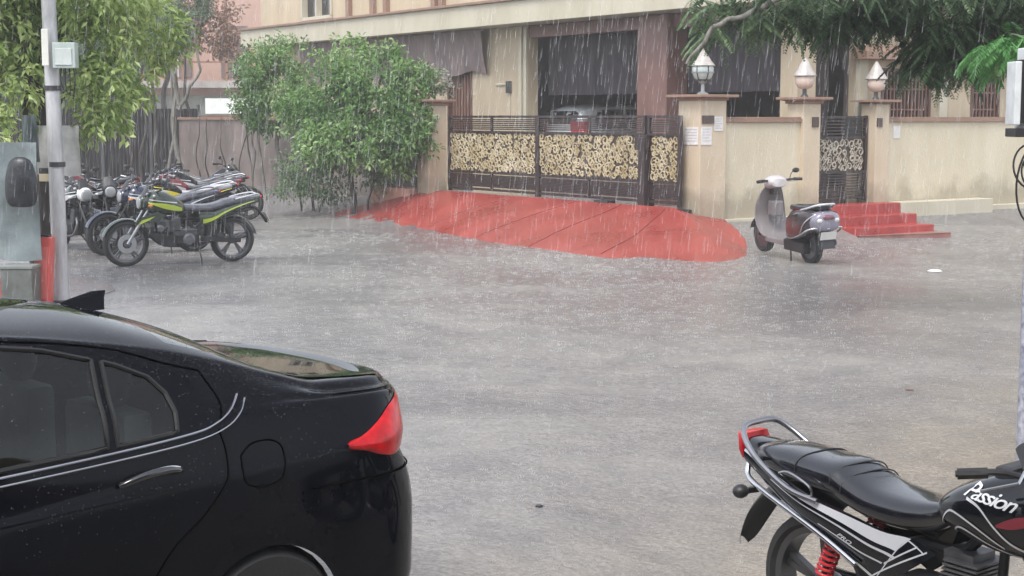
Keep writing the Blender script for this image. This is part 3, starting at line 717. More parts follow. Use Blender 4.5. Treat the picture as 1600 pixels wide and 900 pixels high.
def make_car(label, kind, paint, loc, rz, plate=None):
    S = CarShape(kind); R = S.R
    t = thing('parked_car', label, 'car', loc, rz)
    sts = [-1, -.97, -.92, -.85, -.77, -.68, -.58, -.48, -.39, -.31, -.24, -.17, -.11, -.05] + [i*.02 for i in range(int((S.L-R)/.02)+1)]
    sts[-1] = S.L - R - .0005
    G = [S.station(a, 5) for a in sts]; nV = len(G[0])
    def arch(v):                           # wheel openings
        for ax in S.ax:
            if (v[0]-ax)**2 + (v[2]-S.wr)**2 < (S.wr+.022)**2: return ax
        return None
    if kind == 'sedan':
        def zb(x): return S.bz(x) + .012
        wins = [[(1.155,zb(1.155)),(1.145,1.10),(1.155,1.16),(1.20,1.215),(1.30,1.262),(1.35,1.28),(1.375,zb(1.375))],
                [(1.41,zb(1.41)),(1.385,1.288),(1.55,1.335),(1.8,1.373),(2.02,1.385),(2.03,zb(2.0))],
                [(2.14,zb(2.1)),(2.13,1.385),(2.45,1.372),(2.72,1.32),(2.98,1.19),(3.15,1.06),(3.17,zb(3.1))]]
        back = (.53, 1.05); wind = (2.72, 3.42)
    else:
        def zb(x): return S.bz(x) + .015
        wins = [[(.55,zb(.5)),(.5,1.15),(.62,1.36),(1.0,1.40),(1.28,1.41),(1.3,zb(1.3))], [(1.38,zb(1.3)),(1.37,1.415),(1.8,1.40),(2.1,1.34),(2.5,1.13),(2.55,zb(2.5))]]
        back = (-9, -9); wind = (2.2, 2.95)
    vrail = next(i for i in range(nV) if i >= 10*5)
    body = MB(); glassb = MB(); wsg = MB(); gl = [MB() for _ in wins]
    idx = [[None]*nV for _ in G]
    def keyface(i, j):
        c = [G[i][j], G[i+1][j], G[i+1][j+1], G[i][j+1]]
        return Vector([sum(p[k] for p in c)/4 for k in range(3)]), c
    for i in range(len(G)-1):
        for j in range(nV-1):
            c, q = keyface(i, j)
            if c.y > .3 and j < 28 and all(arch(p) is not None for p in q): continue
            dest = body
            if vrail <= j + 0 and back[0] < c.x < back[1] - .0 and j > vrail+1: dest = glassb
            elif j > vrail+1 and wind[0] < c.x < wind[1]: dest = wsg
            elif 30 <= j < vrail:
                for k, w in enumerate(wins):
                    if in_poly(c.x, c.z, w): dest = gl[k]; break
            if dest is body and c.y > .3 and j < 28:
                qq = []
                for p in q:
                    a = arch(p)
                    if a is not None:
                        d = Vector((p[0]-a, 0, p[2]-S.wr)); d = d.normalized()*(S.wr+.022); p = (a+d.x, p[1], S.wr+d.z)
                    qq.append(p)
                q = qq
            dest.add(q, [(0, 1, 2, 3)])
    bb = mirror_y(body)
    bb.build('body', paint, t, smooth=28, weld=True)
    for gmb in gl:
        if not gmb.v: continue
        pl_ = MB(); pl_.v = list(gmb.v); pl_.f = list(gmb.f); pl_.build('window', CARGLASS, t, smooth=40, weld=True)
        mr = MB(); mr.add([(x, -y, z) for x, y, z in gmb.v], [tuple(reversed(f)) for f in gmb.f]); mr.build('window', CARGLASS, t, smooth=40, weld=True)
    if glassb.v: mirror_y(glassb).build('rear_window', CARGLASS, t, smooth=40, weld=True)
    if wsg.v: mirror_y(wsg).build('windshield', CARGLASS, t, smooth=40, weld=True)
    # wheels
    for ax in S.ax:
        for sd_ in (1, -1):
            y0 = S.W - .10
            tm = MB(); r = S.wr
            tm.lathe([(r-.10, -.09), (r-.02, -.095), (r, -.07), (r, .07), (r-.02, .095), (r-.10, .09)], (ax, sd_*y0, r), 'y', 40)
            wh = tm.build('wheel', TYRE, t, smooth=40)
            rm = MB(); rm.lathe([(r-.10, -.085), (r-.12, -.06), (r-.12, .06), (r-.10, .085)], (ax, sd_*y0, r), 'y', 36)
            rm.lathe([(0, .07*sd_), (.05, .07*sd_), (.06, .03*sd_)], (ax, sd_*y0, r), 'y', 16)
            for k in range(10):
                a = k*2*pi/10; rm.bar((ax+.04*cos(a), sd_*(y0+.05), r+.04*sin(a)), (ax+(r-.11)*cos(a), sd_*(y0+.065), r+(r-.11)*sin(a)), .03, .02, (0, 1, 0))
            rm.build('rim', ALLOY, wh, smooth=40)
            wl = MB(); wl.lathe([(r+.02, sd_*(y0+.06)), (r+.02, sd_*(y0-.16)), (0, sd_*(y0-.16))], (ax, 0, r), 'y', 30); wl.build('wheel_well', BLKP, t)
    fl = MB(); fl.box(.3, S.L-.3, -.66, .66, .2, .26); fl.build('underbody', BLKP, t)
    # interior
    for (sx, sy) in ((1.18, .36), (1.18, -.36), (2.2, .36), (2.2, -.36)):
        m_ = MB(); m_.box(sx-.06, sx+.06, sy-.22, sy+.22, .55, 1.08); m_.box(sx, sx+.5, sy-.22, sy+.22, .42, .56); st_ = m_.build('seat', SEATM, t, bevel=.035, smooth=50)
        m_ = MB(); m_.sphere((sx-.01, sy, 1.165), .12, 9, (.5, 1, .85)); m_.build('headrest', SEATM, st_, smooth=60)
    # rain drops standing on the panels
    if kind == 'sedan':
        Rn = random.Random(6); bd = MB()
        for _ in range(5200):
            x = .1 + 2.6*Rn.random(); st_i = x-R if x > R else -Rn.random()*.7
            P = S.station(st_i); j = Rn.randint(16, len(P)-2) if Rn.random() < .45 else Rn.randint(42, len(P)-2); u = Rn.random()
            v = Vector(P[j]).lerp(Vector(P[j+1]), u); Q = S.station(st_i+.01); n_ = (Vector(Q[j])-Vector(P[j])).cross(Vector(P[j+1])-Vector(P[j]))
            if n_.length < 1e-9 or v.y < -.1: continue
            n_.normalize()
            if n_.dot(Vector((0, .5, 1))) < 0: n_ = -n_
            if P[j][2] > 1.0 and any(in_poly(v.x, v.z, w) for w in wins) and Rn.random() < .5: continue
            r_ = Rn.uniform(.001, .0026); a_ = n_.orthogonal().normalized(); b_ = n_.cross(a_); o_ = len(bd.v)
            if Rn.random() < .5: v.y = v.y if n_.z < .7 else v.y*(1 if Rn.random() < .5 else -1)
            bd.v += [tuple(v + a_*cos(q*pi/2.5)*r_ + b_*sin(q*pi/2.5)*r_) for q in range(5)] + [tuple(v + n_*r_*.7)]
            bd.f += [(o_+q, o_+(q+1) % 5, o_+5) for q in range(5)]
        bo = bd.build('rain_drops', M('standing_drop', (.012, .013, .015), .06, var=.1, coat=1.0), t, smooth=80); bo['kind'] = 'stuff'
    # side trims
    def strip(pts, r, off, name, mat, sides=(1, -1), n=6, dens=5):
        pts = cr(pts, dens)
        for sg in sides:
            m_ = MB(); P = []
            for (x, z) in pts:
                v = S.side(x-R, z, off); P.append((v.x, v.y*sg, v.z))
            m_.tube(P, r, n); m_.build(name, mat, t, smooth=50)
    if kind == 'sedan':
        for w in wins:
            for sg in (1, -1):
                m_ = MB(); P = []
                pp = w + [w[0]]
                dn = []
                for i in range(len(pp)-1):
                    for k in range(10): u = k/10; dn.append((pp[i][0]*(1-u)+pp[i+1][0]*u, pp[i][1]*(1-u)+pp[i+1][1]*u))
                for (x, z) in dn:
                    v = S.side(x-R, z, .002); P.append((v.x, v.y*sg, v.z))
                m_.tube(P, .0085, 6, closed=True); m_.build('window_seal', RUB, t, smooth=50)
        # chrome waist moulding, and a strip below it standing for a reflection line
        strip([(3.1, S.bz(3.1)-.005), (2.5, S.bz(2.5)-.006), (1.9, S.bz(1.9)-.006), (1.4, S.bz(1.4)-.006), (1.1, S.bz(1.1)-.004), (1.0, S.bz(1.0)+.01), (.93, 1.085), (.885, 1.125)], .0045, .002, 'chrome_and_reflection_strip', M('dim_chrome', (.38, .38, .40), .2, 1.0))
        strip([(3.1, S.bz(3.1)-.03), (2.5, S.bz(2.5)-.031), (1.9, S.bz(1.9)-.031), (1.4, S.bz(1.4)-.031), (1.1, S.bz(1.1)-.03), (.97, S.bz(.97)-.012), (.9, 1.07), (.86, 1.11)], .0038, .0015, 'chrome_and_reflection_strip', M('dim_chrome'))
        # shut lines
        SEAM = M('panel_gap', (.0015, .0015, .0015), 1.0, spec=0.0)
        def seam(pts, sides=(1, -1)): strip(pts, .0035, .0008, 'shut_line', SEAM, sides, 5, 6)
        seam([(1.0, 1.03), (.985, .95), (1.0, .86), (1.09, .76), (1.22, .66), (1.31, .52), (1.33, .3)])
        seam([(1.0, 1.215), (.965, 1.12), (.985, 1.05)])
        seam([(2.1, .98), (2.1, .7), (2.07, .3)])
        seam([(1.0, 1.215), (1.12, 1.25), (1.31, 1.315), (1.6, 1.365), (2.05, 1.405), (2.5, 1.385)])
        seam([(.93, .93), (.88, .965), (.80, .965), (.76, .93), (.77, .85), (.81, .82), (.89, .82), (.93, .85), (.93, .93)], (1,))
        # handles
        for hx in (1.28, 2.34):
            for sg in (1, -1):
                m_ = MB(); A = [(hx-.11, .915), (hx-.05, .925), (hx+.04, .918), (hx+.115, .900)]
                P = []
                for i, (x, z) in enumerate(cr(A, 5)):
                    u = i/15; v = S.side(x-R, z, .012+.028*sin(pi*min(1, u))**.6); P.append((v.x, v.y*sg, v.z))
                m_.tube(P, [.008+.007*sin(pi*i/15) for i in range(16)], 8); m_.build('door_handle', M('black_handle_paint', (.015, .016, .02), .1, coat=1, var=.1), t, smooth=50)
                c_ = MB(); P = [(x, y, z-.0105) for x, y, z in P]; c_.tube([(x, y+.002*sg, z+.022) for x, y, z in P], .003, 5); c_.build('handle_trim', CHROME, bpy.data.objects[m_ and t.children[-1].name], smooth=50)
        # shark fin aerial
        m_ = MB(); zr = S.zt(1.08)
        m_.loft([[(1.0+a, b*.022, zr-.012) for a, b in ((0, 1), (.20, .8), (.24, 0), (.20, -.8), (0, -1), (-.01, 0))],
                 [(0.995+a*.75, b*.012, zr+.032) for a, b in ((0, 1), (.17, .8), (.2, 0), (.17, -.8), (0, -1), (-.01, 0))],
                 [(0.985+a*.36, b*.006, zr+.058) for a, b in ((0, 1), (.12, .8), (.16, 0), (.12, -.8), (0, -1), (-.01, 0))]])
        m_.build('shark_fin_aerial', PAINTK, t, smooth=60)
        # boot lid outline on the deck
        def deck(x, y, off=.001):
            P = S.station(x-R); P = P[vrail-2:]
            for i in range(len(P)-1):
                if (P[i][1]-y)*(P[i+1][1]-y) <= 0:
                    k = (y-P[i][1])/((P[i+1][1]-P[i][1]) or 1); v = Vector(P[i]).lerp(Vector(P[i+1]), k); return (v.x, v.y, v.z+off)
            return P[0]
        sm = MB()
        for sg in (1, -1):
            P = [deck(x, yy) for x, yy in [(.12, .60), (.3, .615), (.42, .605), (.50, .58), (.55, .50)]]
            P = cr(P, 6); sm.tube([(x, y*sg, z) for x, y, z in P], .004, 5)
        P = cr([deck(.55, yy) for yy in (.5, .35, .15, 0.001)], 5)
        sm.tube(P, .004, 5); sm.tube([(x, -y, z) for x, y, z in P], .004, 5)
        sm.build('boot_lid_gap', SEAM, t)
        sp = MB()                                  # ducktail lip
        yy = [-.58+1.16*i/24 for i in range(25)]
        rws = []
        for (dx, dz) in ((.12, -.004), (.03, .006), (-.005, .008), (-.01, .0), (.02, -.02)):
            rws.append([(.085 + .20*abs(y/.62)**3.2 + dx - .0, y, 1.098 - .008*abs(y/.6)**2 + dz) for y in yy])
        sp.grid(rws); sp.build('boot_spoiler', paint, t, smooth=50)
        # tail lamps (wrap round the rear corner)
        for sg in (1, -1):
            lm = MB(); rws = []
            sl = [(-.62 + i*(.02+.62)/36) for i in range(37)]
            top_ = table([(-.62, 1.045), (-.40, 1.035), (-.22, 1.01), (-.10, .965), (.02, .905)])
            bot_ = table([(-.62, .86), (-.40, .845), (-.22, .835), (-.10, .85), (.02, .893)])
            for a in sl:
                rws.append([])
                for k in range(13):
                    u = k/12; z = bot_(a) + (top_(a)-bot_(a))*u; v = S.side(a, z, .004 + .012*sin(pi*u)**.5); rws[-1].append((v.x, v.y*sg, v.z))
            lm.grid(rws); lm.build('tail_lamp', REDL, t, smooth=50)
            hl = MB(); rws = []
            for i in range(12):
                x = S.L-.42 + .34*i/11; rws.append([])
                for k in range(6):
                    z = .66 + .10*k/5 - .10*(i/11); v = S.side(x-R, z, .008); rws[-1].append((v.x, v.y*sg, v.z))
            hl.grid(rws); hl.build('headlight', CLEARL, t, smooth=50)
            # mirrors
            mm = MB(); mm.sphere((2.98, sg*.93, 1.02), .1, 8, (.7, 1, .65)); mm.bar((2.98, sg*.78, .98), (2.98, sg*.88, 1.0), .06, .04); mm.build('wing_mirror', paint, t, smooth=60)
        sk = MB(); pts = [(S.side(a, .235, .006)) for a in [-.9+.1*i for i in range(10)]]
        sk.tube(pts + [(p.x, -p.y, p.z) for p in reversed(pts)], .02, 6); sk.build('bumper_skirt', BLKP, t, smooth=50)
        np_ = MB(); np_.box(-.004, .012, -.25, .25, .62, .73); np_.build('number_plate', PLATEW, t)
        rr = MB()                                    # bumper corner gap line
        pts = [S.side(.2-.05*i, .775, .004) for i in range(24)]
        rr.tube(pts + [(p.x, -p.y, p.z) for p in reversed(pts)], .0035, 5); rr.build('bumper_gap', SEAM, t)
    else:
        for sg in (1, -1):
            lm = MB(); rws = []
            for i in range(14):
                a = -.75 + .62*i/13; rws.append([])
                for k in range(9):
                    z = .82 + .34*k/8; v = S.side(a, z, .012); rws[-1].append((v.x, v.y*sg, v.z))
            lm.grid(rws); lm.build('tail_lamp', REDL, t, smooth=50)
        rw = MB(); rws = []
        for k in range(9):
            z = 1.10 + .27*k/8; rws.append([])
            for i in range(17):
                yv = -.52 + 1.04*i/16; a = .0
                # rear face at this height: take the station nearest this y
                best = min(((abs(S.side(st, z).y - abs(yv)), st) for st in [-1+.02*q for q in range(26)]))[1]
                v = S.side(best, z); rws[-1].append((v.x-.008, yv, z))
        rw.grid(rws); rw.build('rear_window', M('dark_window_pane'), t, smooth=60)
        np_ = MB(); np_.box(-.02, -.005, -.24, .24, .72, .83); np_.build('number_plate', PLATEW, t)
    return t

CAR_A = radians(43)
# sedan: car +x = forward. Position by the middle of its rear bumper.
def place_sedan():
    fwd = Vector((-cos(CAR_A), -sin(CAR_A))); left = Vector((-fwd.y, fwd.x))   # left side faces the camera
    corner = Vector((-.225, 5.76)); R0 = corner - left*.8475*1.0 
    return (R0.x, R0.y, ground_z(-1, 5.6) - .02 ), atan2(fwd.y, fwd.x)
_l, _r = place_sedan()
make_car('black wet sedan with red tail lamp and shark fin aerial in the left foreground', 'sedan', PAINTK, _l, _r)
SILV = M('silver_car_paint', (.66, .69, .70), .25, .0, var=.05, coat=1.0)
hb = make_car('silver hatchback parked inside the dark porch behind the main gate', 'hatch', SILV, hw(4.3, 10.0, .40), TH)
# ================================================================ MOTORCYCLES
def ringx(x, zc, hw_, hh, n=2.4, k=20, tilt=0.0, yc=0):
    out = []
    for i in range(k):
        a = 2*pi*i/k; c, s_ = cos(a), sin(a)
        y = hw_*abs(c)**(2/n)*(1 if c >= 0 else -1); z = hh*abs(s_)**(2/n)*(1 if s_ >= 0 else -1)
        out.append((x + tilt*z, yc + y, zc + z))
    return out
def loft_tab(tab, n=2.4, k=20, sub=5, tilt=0.0):     # tab rows: x, zc, hw, hh
    return [ringx(x, zc, max(.002, a), max(.002, b), n, k, tilt) for x, zc, a, b in cr(tab, sub)]
BLKG = M('gloss_black_paint', (.005, .006, .009), .14, var=.2, coat=1.0, coat_ior=1.35, spec=.2)
BLKS = M('wet_black_seat', (.005, .006, .010), .22, var=.4, vs=6, bump=.14, bs=16, spec=.5, coat=.8)
ENG = M('engine_casting', (.16, .16, .17), .45, .7, var=.25, vs=12, bump=.2)
DENG = M('dark_engine', (.035, .035, .038), .5, .5, var=.2)
REDS = M('red_spring', (.55, .02, .03), .3, coat=.6)
SILVG = M('silver_decal', (.60, .61, .64), .3, .3, var=.08)
MIRR = M('mirror_glass', (.8, .8, .82), .05, 1.0, var=.02)
ORNG = M('amber_lens', (.55, .20, .03), .2)

def wheel(parent, x, r, front, rimmat, spokes=6, w=.045, disc=True):
    m = MB(); m.lathe([(r-.062, -w*.7), (r-.045, -w), (r-.012, -w*.85), (r, -w*.3), (r, w*.3), (r-.012, w*.85), (r-.045, w), (r-.062, w*.7)], (x, 0, r), 'y', 44)
    m.lathe([(r-.062, w*.7), (r-.066, 0), (r-.062, -w*.7)], (x, 0, r), 'y', 44)
    wh = m.build('wheel', TYRE, parent, smooth=40)
    m = MB(); m.lathe([(r-.085, -w*.65), (r-.058, -w*.75), (r-.058, w*.75), (r-.085, w*.65), (r-.085, -w*.65)], (x, 0, r), 'y', 40)
    for k in range(spokes):
        a = 2*pi*k/spokes + .3
        for da in (-.10, .10):
            m.bar((x+.035*cos(a), 0, r+.035*sin(a)), (x+(r-.08)*cos(a+da), 0, r+(r-.08)*sin(a+da)), .024, .030, (0, 1, 0))
    m.lathe([(0, -.05), (.045, -.05), (.06, -.02), (.06, .02), (.045, .05), (0, .05)], (x, 0, r), 'y', 20)
    m.build('rim', rimmat, wh, smooth=35)
    if disc and front:
        m = MB(); m.lathe([(.06, .058), (.125, .058), (.125, .063), (.06, .063), (.06, .058)], (x, 0, r), 'y', 30); m.build('brake_disc', ALLOY, wh, smooth=30)
    return wh

def make_moto(label, spec, loc, rz, group=None, lean=-.06, tilt=0.0):
    """x forward from the rear axle, y left, z up"""
    t = thing('motorcycle', label, 'motorcycle', loc, rz, group, rot=(lean, tilt, rz))
    wb = spec.get('wb', 1.28); r = .305; body = spec['paint']; acc = spec.get('accent'); S = spec.get('style', 'street')
    rimmat = spec.get('rim', BLKP); fine = spec.get('fine', False)
    rw = wheel(t, 0, r, False, rimmat, spec.get('spokes', 6), .068); fw = wheel(t, wb, r, True, rimmat, spec.get('spokes', 6), .054)
    ax = Vector((wb, 0, r)); hd = Vector((wb-.36, 0, r+.58))
    # fork
    for sg in (1, -1):
        m = MB(); d = (hd-ax).normalized(); a = ax + Vector((0, .085*sg, 0)); m.tube([a, a + d*.32], .022, 10); m.tube([a + d*.32, a + d*.68], .016, 10); m.build('fork_leg', ALLOY if spec.get('shinyfork') else DENG, t, smooth=40)
    m = MB(); m.box(hd.x-.06, hd.x+.06, -.12, .12, hd.z-.02, hd.z+.015); m.box(hd.x+.03, hd.x+.10, -.115, .115, hd.z-.16, hd.z-.13); m.build('fork_yoke', DENG, t, bevel=.006)
    # front mudguard
    rows = []
    for k in range(15):
        a = radians(20 + 125*k/14); rows.append([(wb + (r+.028-.012*abs(j)/3)*cos(a), .062*j/3, r + (r+.028-.012*(j/3)**2)*sin(a)) for j in range(-3, 4)])
    m = MB(); m.grid(rows); m.build('front_mudguard', body if not spec.get('blackguard') else BLKP, t, smooth=60)
    # handlebar, grips, levers, mirrors, instruments
    hz = hd.z + (.07 if S == 'passion' else .10); hx = hd.x - (.05 if S != 'passion' else -.22)
    m = MB(); m.tube(cr([(hx-.17, .36, hz+.055), (hx-.06, .25, hz+.06), (hx+.02, .11, hz+.0), (hx+.02, 0, hz-.02), (hx+.02, -.11, hz+.0), (hx-.06, -.25, hz+.06), (hx-.17, -.36, hz+.055)], 5), .0115, 8); m.build('handlebar', spec.get('barmat', DENG), t, smooth=40)
    for sg in (1, -1):
        m = MB(); m.tube([(hx-.165, .355*sg, hz+.055), (hx-.10, .285*sg, hz+.058)], .019, 8); m.build('grip', RUB, t, smooth=40)
        m = MB(); m.tube([(hx-.02, .20*sg, hz+.06), (hx+.01, .27*sg, hz+.04), (hx-.06, .37*sg, hz+.02)], .006, 6); m.build('brake_lever', ALLOY, t)
        if S == 'passion': continue
        m = MB(); m.tube(cr([(hx-.04, .22*sg, hz+.065), (hx-.02, .26*sg, hz+.12), (hx-.04, .29*sg, hz+.16)], 4), .006, 6); s0 = len(m.v)
        m.sphere((hx-.05, .31*sg, hz+.18), .055, 7, (.28, 1, .68)); mi = m.build('mirror', BLKP, t, smooth=60)
        m = MB(); m.sphere((hx-.064, .31*sg, hz+.18), .049, 7, (.10, 1, .62)); m.build('mirror_glass', MIRR, mi, smooth=60)
        if S == 'passion': continue
        # indicators
        m = MB(); m.bar((hd.x+.08, .10*sg, hd.z-.07), (hd.x+.09, .19*sg, hd.z-.07), .014, .014); m.sphere((hd.x+.09, .20*sg, hd.z-.07), .032, 6, (1, .9, .7)); m.build('indicator', ORNG if not spec.get('clearind') else CLEARL, t, smooth=50)
    m = MB(); m.box(hd.x-.02, hd.x+.06, -.08, .08, hd.z+.03, hd.z+.09); m.build('instrument_panel', BLKP, t, bevel=.02)
    # headlamp and cowl
    m = MB(); m.loft(loft_tab([(hd.x+.02, hd.z-.04, .05, .06), (hd.x+.08, hd.z-.045, .105, .10), (hd.x+.15, hd.z-.05, .10, .10), (hd.x+.185, hd.z-.055, .082, .082)], 2.3, 18)); hl = m.build('headlamp_cowl', spec.get('cowl', body), t, smooth=50)
    m = MB(); m.loft(loft_tab([(hd.x+.178, hd.z-.055, .083, .084), (hd.x+.20, hd.z-.056, .07, .07), (hd.x+.208, hd.z-.056, .02, .02)], 2.2, 18)); m.build('headlamp', M('dim_headlamp_lens', (.26, .27, .28), .1, coat=1.0), hl, smooth=60)
    m = MB(); rows = [[(hd.x+.15-.03*i, .095*sin(radians(a))*(1-.1*i), hd.z+.04+.045*i-.02*(1-cos(radians(a)))) for a in range(-80, 81, 20)] for i in range(4)]
    m.grid(rows); m.build('fly_screen', BLKP, t, smooth=60)
    # frame
    m = MB()
    m.tube(cr([(hd.x-.03, 0, hd.z-.03), (wb-.55, 0, .62), (.42, 0, .58), (.38, 0, .36)], 4), .022, 8)
    m.tube(cr([(hd.x-.02, 0, hd.z-.12), (wb-.42, 0, .42), (wb-.50, 0, .26), (.45, 0, .24)], 4), .018, 8)
    for sg in (1, -1): m.tube([(.48, .08*sg, .60), (.1, .09*sg, .64), (-.28, .07*sg, .72)], .013, 8)
    m.build('frame', DENG, t, smooth=40)
    for sg in (1, -1):
        m = MB(); m.bar((.40, .10*sg, .33), (-.02, .10*sg, r), .03, .05); m.build('swingarm', DENG, t, bevel=.006)
        m = MB(); a = Vector((.06, .115*sg, r+.03)); b = Vector((.19, .10*sg, .65)); d = b-a
        m.tube([a, b], .012, 8); sh = m.build('shock_absorber', DENG, t, smooth=40)
        m = MB(); P = []
        for k in range(121):
            u = k/120; c = a + d*(.18+.72*u); th = u*2*pi*10; P.append(c + Vector((cos(th)*.030, sin(th)*.030, -cos(th)*.012)))
        if fine: m.tube(P, .0065, 6)
        else: m.tube([a + d*.18, a + d*.9], .030, 10)
        m.build('spring', spec.get('spring', DENG), sh, smooth=50)
    # engine
    ex = wb*.5 - .05
    m = MB(); m.loft([[(x, y*w_, z) for y, z in ((-.12, .24), (.12, .24), (.14, .30), (.14, .40), (.10, .46), (-.10, .46), (-.14, .40), (-.14, .30))] for x, w_ in ((ex-.18, .8), (ex-.12, 1), (ex+.12, 1), (ex+.18, .75))]); m.build('engine', DENG if not spec.get('shinyeng') else ENG, t, bevel=.01)
    m = MB()
    for i in range(9):
        z = .45+i*.017; x = ex+.12+i*.004; m.box(x-.075, x+.075, -.085, .085, z, z+.008)
    m.box(ex+.06, ex+.19, -.06, .06, .44, .62); m.build('cylinder_fins', ENG, t)
    for sg in (1, -1):
        m = MB(); m.lathe([(0, .155*sg), (.06, .155*sg), (.085, .14*sg), (.09, .12*sg)], (ex-.03, 0, .34), 'y', 20); m.build('engine_cover', ENG, t, smooth=30)
        m = MB(); m.tube([(ex-.10, .10*sg, .27), (ex-.10, .25*sg, .275)], .013, 8); m.build('foot_peg', RUB, t)
    m = MB(); m.tube(cr([(ex+.17, -.04, .52), (ex+.27, -.08, .40), (ex+.18, -.12, .25), (ex-.1, -.14, .23), (.12, -.16, .27)], 5), .02, 10); m.tube([(.14, -.165, .27), (.08, -.165, .28), (-.25 if S != 'passion' else -.05, -.175, .33), (-.28 if S != 'passion' else -.08, -.175, .335)], [.024, .042, .046, .03], 14); m.build('exhaust', CHROME if spec.get('chromeex') else ENG, t, smooth=40)
    m = MB(); m.tube(cr([(ex-.15, .12, .24), (ex-.17, .22, .10), (ex-.16, .27, .0)], 3), .010, 6); m.build('side_stand', DENG, t)
    m = MB(); m.loft([[(x, y, z) for y, z in ((.10, zc-.035), (.125, zc-.03), (.125, zc+.03), (.10, zc+.035))] for x, zc in ((-.08, r), (.0, r+.0), (.42, .34), (.48, .34))]); m.build('chain_cover', BLKP, t)
    # tank
    tx = wb - .36
    if S == 'passion':
        tank = [(.61, .765, .05, .035), (.65, .78, .115, .06), (.74, .795, .145, .10), (.87, .805, .155, .14), (1.00, .81, .145, .15), (1.10, .80, .11, .12), (1.16, .79, .05, .07)]
    else:
        tank = [(tx-.44, .74, .06, .04), (tx-.38, .755, .115, .08), (tx-.26, .79, .155, .13), (tx-.12, .825, .175, .16), (tx+.02, .83, .17, .155), (tx+.10, .81, .10, .10), (tx+.14, .79, .04, .05)]
    m = MB(); m.loft(loft_tab(tank, 2.6, 24, 6)); tk = m.build('tank', body, t, smooth=60)
    m = MB(); xx = tank[3][0]+.08; m.lathe([(0, .012), (.03, .012), (.036, .0), (.036, -.01)], (xx, 0, tank[3][1]+tank[3][3]+.004), 'z', 18); m.build('filler_cap', CHROME, tk, smooth=30)
    # seat
    if S == 'passion':
        seat = [(-.33, .795, .06, .025), (-.28, .80, .10, .045), (-.15, .795, .125, .06), (.02, .785, .135, .065), (.14, .78, .14, .065), (.20, .758, .14, .065), (.32, .725, .14, .06), (.48, .715, .13, .06), (.60, .73, .105, .055), (.67, .765, .07, .04), (.70, .79, .04, .02)]
    else:
        seat = [(-.30, .855, .06, .02), (-.24, .85, .10, .04), (-.05, .83, .12, .05), (.12, .805, .125, .05), (.20, .775, .13, .05), (.36, .745, .13, .05), (tx-.46, .75, .11, .05), (tx-.38, .775, .08, .035)]
    m = MB(); m.loft(loft_tab(seat, 3.0, 24, 5)); st = m.build('seat', spec.get('seatmat', BLKS), t, smooth=60)
    if fine:
        Rn = random.Random(3); bd = MB(); TB = cr([tuple(q) for q in seat], 12)
        for _ in range(900):
            q = TB[Rn.randint(4, len(TB)-5)]; a_ = Rn.uniform(.1, pi-.1); ca = cos(a_); r_ = Rn.uniform(.001, .0025)
            p_ = Vector((q[0], q[2]*abs(ca)**(2/3.0)*(1 if ca > 0 else -1), q[1]+q[3]*sin(a_)**(2/3.0))); o_ = len(bd.v)
            bd.v += [tuple(p_ + Vector((cos(k*pi/2.5)*r_, sin(k*pi/2.5)*r_, -.001))) for k in range(5)] + [tuple(p_ + Vector((0, 0, r_*.7)))]; bd.f += [(o_+k, o_+(k+1) % 5, o_+5) for k in range(5)]
        bo = bd.build('rain_drops', M('standing_drop'), st, smooth=80); bo['kind'] = 'stuff'
        for xx in (.22, .17, -.02):            # stitched seams across the seat
            tb = cr([tuple(q) for q in seat], 8); q = min(tb, key=lambda q: abs(q[0]-xx))
            P = [(q[0] + .02*cos(a), (q[2]+.001)*cos(a)*1.0*(abs(cos(a))**(2/3.0-1) if abs(cos(a)) > .02 else 0), q[1] + (q[3]+.0015)*abs(sin(a))**(2/3.0)) for a in [pi*k/24 for k in range(25)]]
            m = MB(); m.tube(P, .003, 5); m.build('seat_seam', RUB, st, smooth=50)
    # side panels / tail fairing
    for sg in (1, -1):
        if S == 'passion':
            # long tail panel sweeping from under the tank up to the tail lamp
            upper = [(.66, .62), (.55, .655), (.42, .655), (.25, .68), (.0, .715), (-.20, .765), (-.36, .825)]
            lower = [(.40, .43), (.34, .46), (.25, .50), (.12, .56), (-.08, .635), (-.25, .70), (-.37, .76)]
        else:
            upper = [(.52, .70), (.42, .70), (.30, .70), (.16, .745), (.0, .785), (-.16, .82), (-.33, .85)]
            lower = [(.50, .54), (.42, .53), (.30, .56), (.16, .64), (.0, .71), (-.16, .76), (-.34, .805)]
        U = cr(upper, 5); Lw = cr(lower, 5); rows = []
        for i in range(len(U)):
            yy = .135 - .05*smooth01(.1, -.36, U[i][0]) + (.0)
            rows.append([])
            for k in range(6):
                u = k/5; rows[-1].append((U[i][0]*(1-u)+Lw[i][0]*u, sg*(yy + .016*sin(pi*u)), U[i][1]*(1-u)+Lw[i][1]*u))
        m = MB(); m.grid(rows); pn = m.build('side_panel', body, t, smooth=60)
        def onp(i_, u, off=.003):
            i_ = max(0, min(len(rows)-1.001, i_)); a = int(i_); f = i_-a; kk = u*5; b = int(min(kk, 4)); g_ = kk-b
            p = Vector(rows[a][b]).lerp(Vector(rows[a+1][b]), f).lerp(Vector(rows[a][b+1]).lerp(Vector(rows[a+1][b+1]), f), g_)
            return Vector((p.x, p.y + off*sg, p.z))
